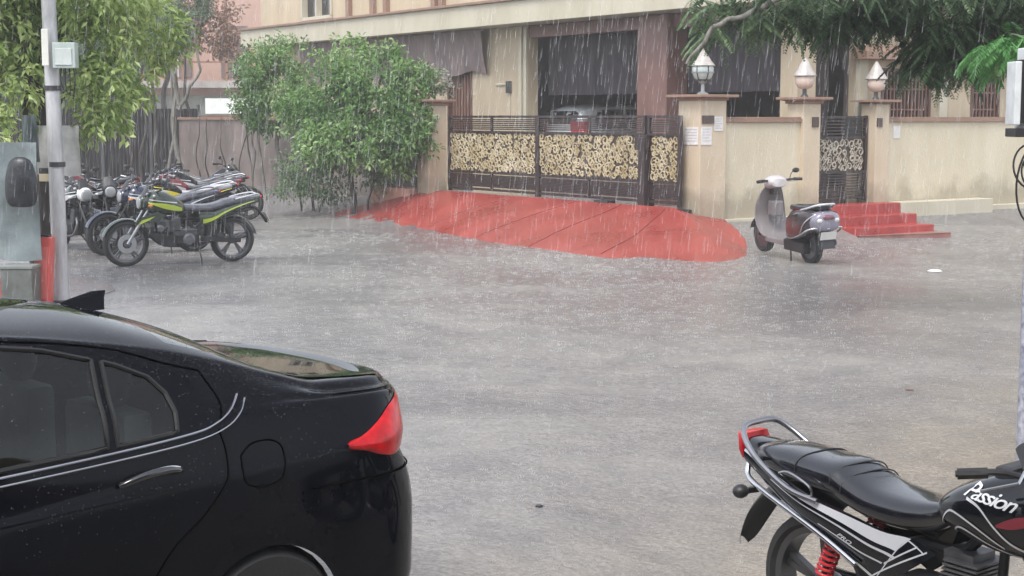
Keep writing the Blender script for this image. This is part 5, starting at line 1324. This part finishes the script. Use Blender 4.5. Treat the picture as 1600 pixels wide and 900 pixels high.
# thin trees with pale trunks behind the parked motorcycles
for i, (px, d, topy, r, lab) in enumerate([(222, 33, 60, .05, 'thin dark tree with sparse leaves behind the parked motorcycles, leftmost of the group'), (245, 36, 70, .055, 'thin grey tree just right of the leftmost thin tree'), (268, 38, 60, .05, 'slim pale barked tree in the middle of the thin trees'), (283, 35, 50, .07, 'forked grey tree whose limbs reach over the pinkish building'), (205, 31, 90, .045, 'thin dark tree close behind the yellow green street tree'), (300, 40, 90, .06, 'thin dark tree standing before the grey pink wall')]):
    x = T(px)*d; z1 = EYE + (182-topy)/2400*d; zg = ground_z(x, d)
    st = [((x, d, zg-.05), (x+.1*(-1)**i, d, z1), r, r*.5)]
    if i == 3: st += [((x, d, 2.1), (T(318)*d, d, 3.0), .05, .03), ((x, d, 2.2), (T(262)*d, d, 3.9), .05, .02), ((T(318)*d, d, 3.0), (T(300)*d, d, 4.6), .03, .015)]
    plant('thin_tree', lab, 'tree', (x, d, zg), [bl(px-6, topy+8, d, 26, 24), bl(px+8, topy-18, d+.3, 28, 26), bl(px-14, topy-40, d, 30, 26)] if i in (0, 1, 2, 4) else [bl(px+4, 10, d, 30, 24), bl(px-10, 50, d, 18, 14)], LFP, st, dens=380, L_=.11, W_=.045, per=12, rad=.2, seed=20+i, bark=BARKG if i in (2, 3) else BARKD, group='thin trees behind the parked motorcycles')

# young stems along the grey wall
R = random.Random(4)
for i, px in enumerate((318, 334, 350, 372, 392)):
    d = 33.5 + i*.2; x = T(px)*d; zg = ground_z(x, d); st = MB(); P = limb(st, R, (x, d, zg-.02), (x+R.uniform(-.15, .25), d, zg+1.9), .022, .008)
    o = st.build('bare_sapling', BARKD, None, smooth=60)
    for v in o.data.vertices: v.co -= Vector((x, d, zg))
    o.location = (x, d, zg); tag(o, ['bare dark sapling, leftmost of five against the far wall', 'second bare sapling from the left against the far wall', 'bare sapling in the middle of five against the far wall', 'fourth bare sapling from the left against the far wall', 'bare sapling nearest the hazy green tree against the far wall'][i], 'sapling', 'saplings against the far wall')

# feathery tree hanging in from the upper right
def frond(mb, R, p, d, L_, nl, lw, ll, tone, drp):
    pos = Vector(p); dd = Vector(d).normalized(); step = L_/nl
    for k in range(nl):
        dd = (dd + Vector((0, 0, -drp*step*2.2))).normalized(); q = pos + dd*step
        sd_ = dd.cross(Vector((0, 0, 1)))
        if sd_.length < .1: sd_ = Vector((1, 0, 0))
        sd_.normalize(); l = ll*sin(pi*(.12+.80*k/nl))
        for sg in (1, -1):
            e = (sd_*sg*.85 + dd*.45 + Vector((0, 0, -.35)) + rnd_dir(R)*.12).normalized()
            add_leaf(mb, q, e, Vector((0, 0, 1)), l, lw, max(0, min(1, tone+R.uniform(-.15, .15))), .1)
        pos = q
def feather_tree(label, base, limbs, fr, mat, seed, L_=.36, nl=14, ll=.070, lw=.024, drp=1.3, bark=BARKG):
    R = random.Random(seed); t = thing('feathery_tree', label, 'tree', base); B_ = Vector(base)
    tr = MB()
    for a, b, r0, r1 in limbs: limb(tr, R, a, b, r0, r1, kink=.05)
    tr.xform(lambda v: v-B_); tr.build('trunk', bark, t, smooth=60)
    mb = MB(); mb.tone = []
    for (cx, cy, cz, rx, ry, rz, n, tb) in fr:
        for _ in range(n):
            v = rnd_dir(R)*R.random()**.45; p = Vector((cx+v.x*rx, cy+v.y*ry, cz+v.z*rz))
            d = Vector((R.uniform(-1, 1), R.uniform(-1, 1), R.uniform(-.7, .15)))
            frond(mb, R, p, d, L_*R.uniform(.6, 1.2), nl, lw, ll, tb + .4 + .4*noise.noise(p*1.4) + R.uniform(-.12, .12), drp)
    mb.xform(lambda v: v-B_); mb.build('crown', mat, t); return t
d2 = 14.5
def fb(px, y, rx, rz, n, d=d2, tb=0.0): return (T(px)*d, d, EYE+(182-y)/2400*d, rx/2400*d, max(.35, rx/2400*d*.5), rz/2400*d, n, tb)
feather_tree('dark feathery leaved tree hanging into the top right corner', (T(1760)*15.5, 15.5, ground_z(5.9, 15.5)),
   [((T(1760)*15.5, 15.5, -.05), (T(1700)*15, 15, 3.6), .16, .11), ((T(1700)*15, 15, 3.4), (T(1450)*d2, d2, 3.5), .09, .04), ((T(1450)*d2, d2, 3.5), (T(1185)*14.1, 14.1, 2.93), .045, .026), ((T(1185)*14.1, 14.1, 2.93), (T(1110)*14.0, 14.0, 2.75), .026, .022), ((T(1110)*14.0, 14.0, 2.75), (T(1070)*14.0, 14.0, 2.42), .022, .014), ((T(1130)*d2, d2, 2.8), (T(1085)*d2, d2, 2.95), .012, .006), ((T(1700)*15, 15, 3.5), (T(1560)*d2, d2, 4.4), .08, .03), ((T(1500)*d2, d2, 3.6), (T(1430)*d2, d2, 3.0), .03, .012)],
   [fb(1110, 12, 44, 16, 40, tb=.3), fb(1185, 26, 50, 18, 64, tb=.26), fb(1110, 50, 26, 10, 14, tb=.3), fb(1255, 14, 55, 22, 90, tb=.1), fb(1330, 18, 60, 24, 110), fb(1300, 35, 26, 20, 30), fb(1420, 10, 60, 30, 130, tb=-.1), fb(1450, 60, 34, 44, 130, tb=-.12), fb(1435, 100, 20, 20, 34, tb=-.05), fb(1500, 40, 60, 50, 230, tb=-.15), fb(1570, 10, 60, 34, 150, tb=-.12), fb(1500, 90, 28, 24, 60, tb=-.1), fb(1640, 30, 60, 60, 120, tb=-.1), fb(1380, -14, 320, 16, 300, tb=.0), fb(1380, -60, 330, 30, 200)],
   LFD, 31)
feather_tree('bright green feathery branch hanging above the electric box at the right edge', (T(1720)*12.5, 12.5, ground_z(4.8, 12.5)),
   [((T(1720)*12.5, 12.5, -.05), (T(1690)*12.5, 12.5, 2.6), .07, .05), ((T(1690)*12.5, 12.5, 2.5), (T(1570)*12.4, 12.4, 2.6), .03, .012)],
   [fb(1580, 62, 30, 12, 44, 12.4, .1), fb(1550, 78, 22, 14, 40, 12.4, .15), fb(1605, 75, 30, 20, 50, 12.4, .0)], LFB, 33, L_=.36, nl=18, ll=.10, lw=.014, drp=2.0)

# pale bougainvillea like shrub by the left gate pillar
plant('flowering_shrub', 'pale whitish flowering sprigs leaning over the left gate pillar', 'shrub', (T(668)*30.6, 30.6, .3),
      [bl(682, 125, 29.6, 20, 14), bl(700, 140, 29.8, 8, 8), bl(668, 112, 29.6, 10, 8)], leafmat('pale_petals', (.20, .24, .14), (.42, .42, .36), (.62, .58, .54)), [((T(668)*30.6, 30.6, .2), (T(680)*29.7, 29.7, 2.5), .02, .01)], dens=900, L_=.07, W_=.05, per=10, rad=.1, seed=40)
# reddish leaved creeper over the far pinkish building
plant('reddish_tree', 'reddish brown leaved tree half covering the far pinkish building', 'tree', (T(250)*52, 52, .3),
      [bl(240, 30, 50, 40, 30), bl(290, 45, 50.5, 42, 32), bl(330, 20, 51, 40, 26), bl(350, 70, 50.6, 26, 26), bl(270, 80, 50, 22, 16)], leafmat('rusty_leaves', (.14, .07, .045), (.26, .15, .10), (.40, .28, .20)), [((T(250)*52, 52, .2), (T(270)*51, 51, 5), .12, .06), ((T(270)*51, 51, 3.6), (T(335)*51, 51, 5.2), .06, .03)], dens=330, L_=.16, W_=.08, per=12, rad=.3, seed=41, shell=.2)
# far green trees closing the street
for i, (px, y, d, r) in enumerate([(120, 120, 62, 130), (-40, 90, 58, 150), (330, 160, 70, 60), (220, 90, 66, 80)]):
    plant('far_tree', ['round green tree far down the street behind the left pole', 'wide green tree at the far left behind the stall', 'low far tree behind the grey pink wall', 'hazy far tree behind the thin trunks'][i], 'tree', (T(px)*d, d, .3),
      [bl(px, y, d, r, r*.6), bl(px-r*.5, y+20, d, r*.6, r*.5), bl(px+r*.5, y+20, d, r*.6, r*.5)], LFP, [((T(px)*d, d, .2), (T(px)*d, d, 3.5), .2, .12)], dens=120, L_=.30, W_=.16, per=12, rad=.5, seed=50+i)
# ================================================================ STREET PROPS
POLE = M('galvanised_pole', (.46, .46, .47), .45, .2, var=.25, vs=5, bump=.2, stretch=(2, 2, .5))
x, y = T(91)*15.9, 15.9; zg = ground_z(x, y)
t = thing('street_pole', 'pale grey metal pole standing behind the sedan roof on the left', 'pole', (x, y, zg))
m = MB(); m.tube([(0, 0, 0), (-.01, 0, 1.5), (-.09, 0, 7.5)], [.082, .078, .06], 16); m.build('shaft', POLE, t, smooth=50)
m = MB(); m.box(-.14, .14, -.14, .14, -.05, .04); m.build('base_plate', DM, t, bevel=.01)
m = MB(); m.tube([(.0, 0, 1.42), (.0, 0, 1.47)], .086, 16); m.build('clamp', DM, t)
m = MB(); m.tube([(-.02, 0, 2.2), (-.02, 0, 2.25)], .086, 16); m.build('clamp', DM, t)
# small grey junction box on the pole
t = thing('junction_box', 'small pale green grey box fixed high on the left pole', 'box', (T(112)*15.8, 15.8, EYE+(182-108)/2400*15.8))
m = MB(); m.box(-.13, .10, -.07, .07, 0, .26); m.build('case', M('pale_box_paint', (.42, .48, .45), .45, var=.15), t, bevel=.01)
m = MB(); m.box(-.10, .07, -.085, -.07, .03, .2); m.build('cover', M('paler_box_paint', (.50, .54, .52), .4), t, bevel=.006)
m = MB()
for i in range(4): m.tube(cr([(-.06+.04*i, 0, 0), (-.07+.05*i, -.02, -.12), (-.04+.03*i, 0, -.22-.03*i)], 4), .006, 6)
m.build('cable_tails', RUB, t)
# white cable guard strip on the trunk
o = MB(); o.box(-.035, .035, -.02, .02, 0, .37); o = o.build('cable_guard', M('white_plastic_strip', (.68, .68, .62), .4), None, bevel=.008); o.location = (T(79)*15.75, 15.75, EYE+(182-104)/2400*15.75); tag(o, 'short off white strip fixed beside the left pole near the leaves', 'cable guard')
# cloth sheets hung on the tree
def cloth(name, label, cat, px0, px1, y0, y1, d, mat, seed, skew=0.0, fold=.03):
    R = random.Random(seed); x0, x1 = T(px0)*d, T(px1)*d; z0 = EYE+(182-y1)/2400*d; z1 = EYE+(182-y0)/2400*d; rows = []
    for k in range(15):
        v = k/14; rows.append([])
        for i in range(17):
            u = i/16; xx = x0+(x1-x0)*u; n = noise.noise(Vector((u*3+seed, v*2, seed)))
            rows[-1].append((xx-x0 + .04*n*(1-v) + skew*(1-v), fold*sin(u*9+v*2)+.05*n, z0-z0+(z1-z0)*v + .02*sin(u*6)*(1-v)))
    m = MB(); m.grid(rows); back = [[(p[0], p[1]+.008, p[2]) for p in reversed(r)] for r in rows]; m.grid(back)
    o = m.build(name, mat, None, smooth=60); o.location = (x0, d, z0); tag(o, label, cat); return o
cloth('paper_sheet', 'pale grey crumpled sheet tied to the tree beside the left pole', 'sheet', 60, 128, 196, 272, 16.2, M('crumpled_grey_sheet', (.40, .40, .39), .7, var=.2, vs=6), 3)
cloth('tarpaulin', 'pale blue green tarpaulin hanging at the far left behind the black bag', 'tarpaulin', -60, 62, 222, 405, 15.4, M('blue_green_tarpaulin', (.19, .225, .23), .45, var=.3, vs=3, bump=.3), 5, fold=.05)
cloth('dark_cloth', 'dark teal cloth strip behind the black bag under the leaves', 'cloth', 36, 62, 180, 250, 15.6, M('dark_teal_cloth', (.07, .09, .09), .7), 7)
# black bag hanging on the tarpaulin
m = MB(); m.loft([[(a*w_, b*w_*.55, z) for a, b in [(cos(2*pi*k/14), sin(2*pi*k/14)) for k in range(14)]] for z, w_ in cr([(-.26, .02), (-.25, .11), (-.18, .155), (-.02, .16), (.12, .135), (.20, .10), (.235, .04)], 3)])
o = m.build('hanging_bag', M('wet_black_bag', (.016, .018, .022), .35, var=.5, vs=10, bump=.6, bs=14), None, smooth=60); o.location = (T(34)*15.2, 15.2, EYE+(182-282)/2400*15.2); tag(o, 'bulging wet black bag hanging over the blue green tarpaulin', 'bag')
# stall box below tarp
t = thing('stall_box', 'dark grey metal stall box under the tarpaulin on the far left', 'box', (T(28)*15.35, 15.35, 0))
m = MB(); m.box(-.16, .16, -.14, .14, .05, .44); m.build('body', M('grey_green_steel', (.12, .13, .12), .5, var=.3, vs=5), t, bevel=.012)
m = MB(); m.box(-.17, .17, -.15, .15, .44, .47); m.build('lid', M('grey_green_lid', (.20, .21, .20), .5), t, bevel=.006)
for sx in (-.13, .13):
    m = MB(); m.box(sx-.02, sx+.02, -.12, .12, -.12, .05); m.build('leg', DM, t)
# red plastic box between post and tarp
t = thing('red_fire_box', 'tall narrow red box leaning between the tarpaulin and the dark post', 'box', (T(62)*15.6, 15.6, .02), rot=(0, .06, 0))
zt_ = .72
m = MB(); m.box(-.085, .085, -.08, .08, 0, zt_); m.build('body', M('faded_red_plastic', (.60, .10, .085), .4, var=.15, vs=4), t, bevel=.015)
m = MB(); m.box(-.06, .06, -.088, -.08, .08, zt_-.10); m.build('front_panel', M('paler_red_plastic', (.66, .16, .14), .4, var=.15, vs=4), t, bevel=.008)
m = MB(); m.box(-.055, .055, -.075, .05, zt_+.0, zt_+.02); m.build('dark_opening', BLKP, t)
# dark square post with pale band
t = thing('dark_post', 'dark square post with a pale band on top, left of the grey pole', 'post', (T(73)*16.0, 16.0, 0))
m = MB(); m.box(-.05, .05, -.05, .05, -.1, 1.28); m.build('shaft', M('dark_post_paint', (.035, .03, .028), .5, var=.3, vs=5), t, bevel=.006)
m = MB(); m.box(-.055, .055, -.055, .055, 1.28, 1.36); m.build('band', M('cream_band_paint', (.55, .48, .34), .5), t, bevel=.004)
m = MB(); m.box(-.054, .054, -.054, .054, 1.36, 1.42); m.build('cap', DM, t, bevel=.004)
# reddish planter edge at the far left
o = MB(); o.box(-.3, .3, -.1, .1, 0, .30); o = o.build('red_plastic_crate', M('faded_red_plastic'), None, bevel=.02); o.location = (T(-12)*15.8, 15.8, .0); tag(o, 'faded red crate edge at the far left edge of the street', 'crate')

# ---- right utility pole and box
dR = 9.0
x = T(1617)*dR; zg = ground_z(x, dR)
t = thing('utility_pole', 'slim mottled grey pole at the right edge carrying the electric box', 'pole', (x, dR, zg))
m = MB(); m.tube([(0, 0, 0), (0, 0, 4.2)], [.055, .05], 14); m.build('shaft', M('mottled_blue_grey_pole', (.16, .17, .24), .4, .3, var=.8, vs=18, col2=(.55, .55, .60)), t, smooth=50)
zb_ = EYE+(182-200)/2400*dR
t = thing('electric_box', 'white and grey electric box with black louvres high on the right pole', 'electric box', (T(1592)*dR, dR-.08, zb_))
WB = M('white_box_paint', (.62, .64, .64), .4, var=.15, vs=8); 
m = MB(); m.box(-.035, .20, -.08, .10, 0, .46); m.build('case', WB, t, bevel=.008)
m = MB(); m.box(-.105, -.068, -.10, .06, .02, .38); m.build('front_door', WB, t, bevel=.006)
m = MB(); m.box(-.068, -.035, -.080, .05, .03, .39)
m.box(-.035, .16, -.092, -.08, .08, .12); m.box(.0, .16, -.092, -.08, .19, .205); m.box(.0, .16, -.092, -.08, .27, .285); m.build('louvre', BLKP, t)
m = MB(); m.box(-.09, .2, -.09, .1, -.05, .0); m.build('cable_tray', BLKP, t, bevel=.005)
m = MB(); m.box(.02, .05, -.11, -.08, .05, .42); m.build('conduit', M('grey_conduit', (.30, .32, .36), .4), t, bevel=.006)
t = thing('cable_coil', 'black cables looped in a coil below the electric box', 'cable', (T(1594)*dR, dR-.1, zb_-.22))
for i, (cx, cz, rx, rz, tl) in enumerate([(.03, .0, .11, .13, .1), (.05, -.03, .09, .10, .5), (.05, .02, .075, .09, -.3), (.06, -.1, .12, .24, .2)]):
    m = MB(); m.tube([(cx+rx*cos(a)+.0, .03*sin(a+i), cz+rz*sin(a)) for a in [2*pi*k/28 for k in range(28)]], .006, 6, closed=True); m.build('loop', RUB, t, smooth=60)
m = MB(); m.tube(cr([(.03, 0, .17), (.02, 0, .08), (.06, 0, -.02), (.05, 0, -.12)], 5), .012, 6); m.tube(cr([(.06, 0, .17), (.07, 0, .05), (.08, 0, -.3)], 5), .009, 6); m.build('lead', RUB, t, smooth=60)

# ---- litter on the road
def litter(name, label, cat, px, y, sx, sy, sz, mat, seed):
    H_ = EYE; 
    from_h = (y-182)/2400.0
    d = EYE/from_h
    for _ in range(4): d = (EYE-ground_z(T(px)*d, d))/from_h
    R = random.Random(seed); m = MB(); n = 9
    m.loft([[(sx*r_*cos(2*pi*k/n)*(1+.3*R.uniform(-1, 1)), sy*r_*sin(2*pi*k/n)*(1+.3*R.uniform(-1, 1)), z) for k in range(n)] for z, r_ in ((0, .8), (sz*.5, 1), (sz, .5))])
    o = m.build(name, mat, None, smooth=70); o.location = (T(px)*d, d, ground_z(T(px)*d, d)-.002); tag(o, label, cat); return o
litter('stone', 'small dark stone on the wet road in front of the sedan tail lamp', 'stone', 843, 801, .022, .018, .012, DM, 1)
litter('paper_scrap', 'crumpled white paper scrap on the road below the red steps', 'litter', 1464, 425, .10, .07, .035, PAPER, 2)
litter('leaf_scrap', 'dark dead leaf on the road near the right edge', 'leaf', 1430, 612, .03, .03, .006, WOOD, 3)
litter('paper_scrap', 'tiny pale paper scrap at the foot of the right wall', 'litter', 1583, 322, .08, .05, .03, PAPER, 4)
litter('leaf_scrap', 'tiny dark leaf on the brown water right of the black motorcycle seat', 'leaf', 1362, 671, .012, .01, .006, WOOD, 5)

# ---- far buildings on the left
FARP = M('far_pink_plaster', (.46, .30, .24), .8, var=.12, vs=.6)
t = thing('far_building', 'far pinkish two storey building with balcony rails beyond the thin trees', 'building', (T(330)*56, 58, 0))
m = MB(); m.box(-2.6, 2.0, 0, 8, 2.75, 9); m.build('upper_wall', FARP, t)
m = MB(); m.box(-2.7, 2.1, -1.2, 0, 3.0, 3.25); m.build('balcony_slab', M('far_grey_concrete', (.30, .27, .25), .8), t)
m = MB(); m.box(-2.5, 1.9, .2, 8, -.3, 2.75); m.build('lower_wall', M('far_grey_green_wall', (.34, .36, .32), .8, var=.15), t)
for z in (3.9, 4.6, 5.0):
    m = MB(); m.box(-2.6, 2.0, -1.15, -1.08, z, z+.07); m.build('rail', M('far_brown_rail', (.22, .11, .07), .6), t)
for xx in (-2.6, -1.1, .5, 1.95):
    m = MB(); m.box(xx-.05, xx+.05, -1.15, -1.05, 3.25, 7.6); m.build('balcony_post', M('far_brown_rail'), t)
for xx in (-1.5, .6):
    m = MB(); m.box(xx-.5, xx+.5, -.06, 0, 3.4, 5.3); w_ = m.build('window', M('far_window_dark', (.16, .12, .11), .4), t)
    m = MB(); m.box(xx-.03, xx+.03, -.09, -.06, 3.4, 5.3); m.build('frame', M('far_pale_frame', (.5, .45, .40), .6), w_)
m = MB(); m.box(-.1, 2.6, -2.2, -1.3, 2.05, 2.6); m.build('awning', M('white_awning', (.72, .74, .70), .6), t)
t = thing('far_wall', 'far grey pink wall with a dark coping behind the saplings', 'wall', (T(350)*41, 41.5, 0))
m = MB(); m.box(-1.0, 2.6, 0, .25, -.2, 1.88); m.build('wall_face', M('far_grey_pink_wall', (.27, .22, .20), .8, var=.15, streak=.2), t)
m = MB(); m.box(-1.05, 2.65, -.05, .3, 1.88, 1.98); m.build('coping', M('far_brown_rail'), t)
t = thing('far_building', 'pale far building closing the street at the left behind the trees', 'building', (-28, 66, 0))
m = MB(); m.box(-9, 9, 0, 8, -.3, 7.5); m.build('wall', M('far_pale_wall', (.42, .41, .38), .8, var=.1, vs=.4), t)
for i in range(5):
    for z in (1.2, 4.4):
        m = MB(); xx = -7.2+3.6*i; m.box(xx-.6, xx+.6, -.05, 0, z, z+1.4); m.build('window', M('far_window_dark'), t)
m = MB(); m.box(-9.3, 9.3, -.3, 8.3, 7.5, 7.8); m.build('roof', M('far_grey_concrete'), t)
t = thing('boundary_fence', 'dark grey sheet fence behind the thin trees and parked motorcycles', 'fence', (T(225)*40, 40, 0))
m = MB(); rows = [[(-7.4+8.9*i/180, .04*(1 if i % 2 else -1), z) for i in range(181)] for z in (-.2, 1.1, 2.15)]; m.grid(rows); m.build('sheet', M('dark_grey_sheet', (.055, .05, .055), .7, var=.3, vs=1.5, streak=.3), t, smooth=20)
for i in range(8):
    m = MB(); m.box(-7.3+1.25*i, -7.22+1.25*i, -.1, -.05, -.2, 2.25); m.build('post', DM, t)
# unseen dark building behind the viewer, overhang added to block sky from car reflections
t = thing('unseen_building', 'unseen dark building on the viewer side of the street with an added overhang blocking the sky', 'building', (0, -4, 0))
m = MB(); m.box(-16, 16, -6, 0, -.4, 6.5); m.build('wall', M('viewer_side_wall', (.13, .115, .10), .7, var=.2), t)
m = MB(); m.box(-16.2, 16.2, .0, 5.2, 3.3, 3.5); m.build('sky_block_canopy', CAPM, t)
# ================================================================ RAIN AND AIR
R = random.Random(77)
def simple(name, col, rough, alpha=1.0):
    m = bpy.data.materials.new(name); m.use_nodes = True; b = m.node_tree.nodes['Principled BSDF']
    b.inputs['Base Color'].default_value = (*col, 1); b.inputs['Roughness'].default_value = rough; b.inputs['Alpha'].default_value = alpha; return m
m = MB()
for i in range(7000):
    d = 7 + 19*R.random()**.8; x = R.uniform(-.40, .40)*d; z = R.uniform(.1, 4.4)
    l = R.uniform(.05, .22)*(.6+d/24); r = R.uniform(.0010, .0018)*(.5+d/16); sx = -.10*l
    o = len(m.v)
    m.v += [(x, d, z+l), (x+sx-r, d, z+r), (x+sx+r, d, z+r), (x+sx, d+r, z+r), (x+sx, d, z)]
    m.f += [(o, o+1, o+2), (o, o+2, o+3), (o, o+3, o+1), (o+4, o+2, o+1), (o+4, o+3, o+2), (o+4, o+1, o+3)]
tag(m.build('rain', simple('rain_water', (.85, .86, .88), .2, .15)), 'heavy rain drops falling over the street', 'rain', kind='stuff')
m = MB()
for i in range(30000):
    d = 5.2 + 21*R.random()**.75; x = R.uniform(-.37, .37)*d
    if d < 7.2 and (-2.5 < x < -.1): continue
    dens = noise.noise(Vector((x*.35, d*.35, 2)))
    if dens < -.25 and R.random() < .7: continue
    if R.random() > .35 + .65*exp(-((x-.6-(d-12)*.12)/2.6)**2): continue
    z = ground_z(x, d); s_ = R.uniform(.003, .0085)*(.45+d/20)
    p, q = pq(x, d)
    if max(-p, -q) < 2.2 and x < 3.4 and x > -4.0: continue
    if max(-p, -q) < .3: continue
    k = R.randint(3, 5); a0 = R.random()*6
    for j in range(k):                # a crown of droplets thrown up by one drop
        a = a0+2*pi*j/k; px_, py_ = x+cos(a)*s_*2.2, d+sin(a)*s_*2.2; h = s_*R.uniform(.6, 2.2); r = s_*.28; o = len(m.v)
        m.v += [(px_-r, py_, z), (px_+r, py_, z), (px_, py_+r, z), (px_+cos(a)*r, py_+sin(a)*r, z+h)]; m.f += [(o, o+1, o+3), (o+1, o+2, o+3), (o+2, o, o+3)]
tag(m.build('rain_splashes', simple('splash_water', (.62, .61, .60), .25, .55)), 'white splashes of rain all over the wet road', 'splash', kind='stuff')
# haze of spray: one closed box round everything built, sky outside
m = MB(); m.box(-1000, 1000, -400, 1300, -2.0, 12.0)
hz_ = bpy.data.materials.new('rain_haze'); hz_.use_nodes = True; N = hz_.node_tree.nodes; N.remove(N['Principled BSDF'])
pv_ = N.new('ShaderNodeVolumePrincipled'); pv_.inputs['Color'].default_value = (.86, .87, .88, 1); pv_.inputs['Density'].default_value = .0024; pv_.inputs['Anisotropy'].default_value = .2
hz_.node_tree.links.new(pv_.outputs[0], N['Material Output'].inputs['Volume'])
tag(m.build('haze', hz_), 'pale grey haze of rain spray', 'haze', kind='stuff')
scene.cycles.volume_bounces = 1
scene.cycles.max_bounces = 6
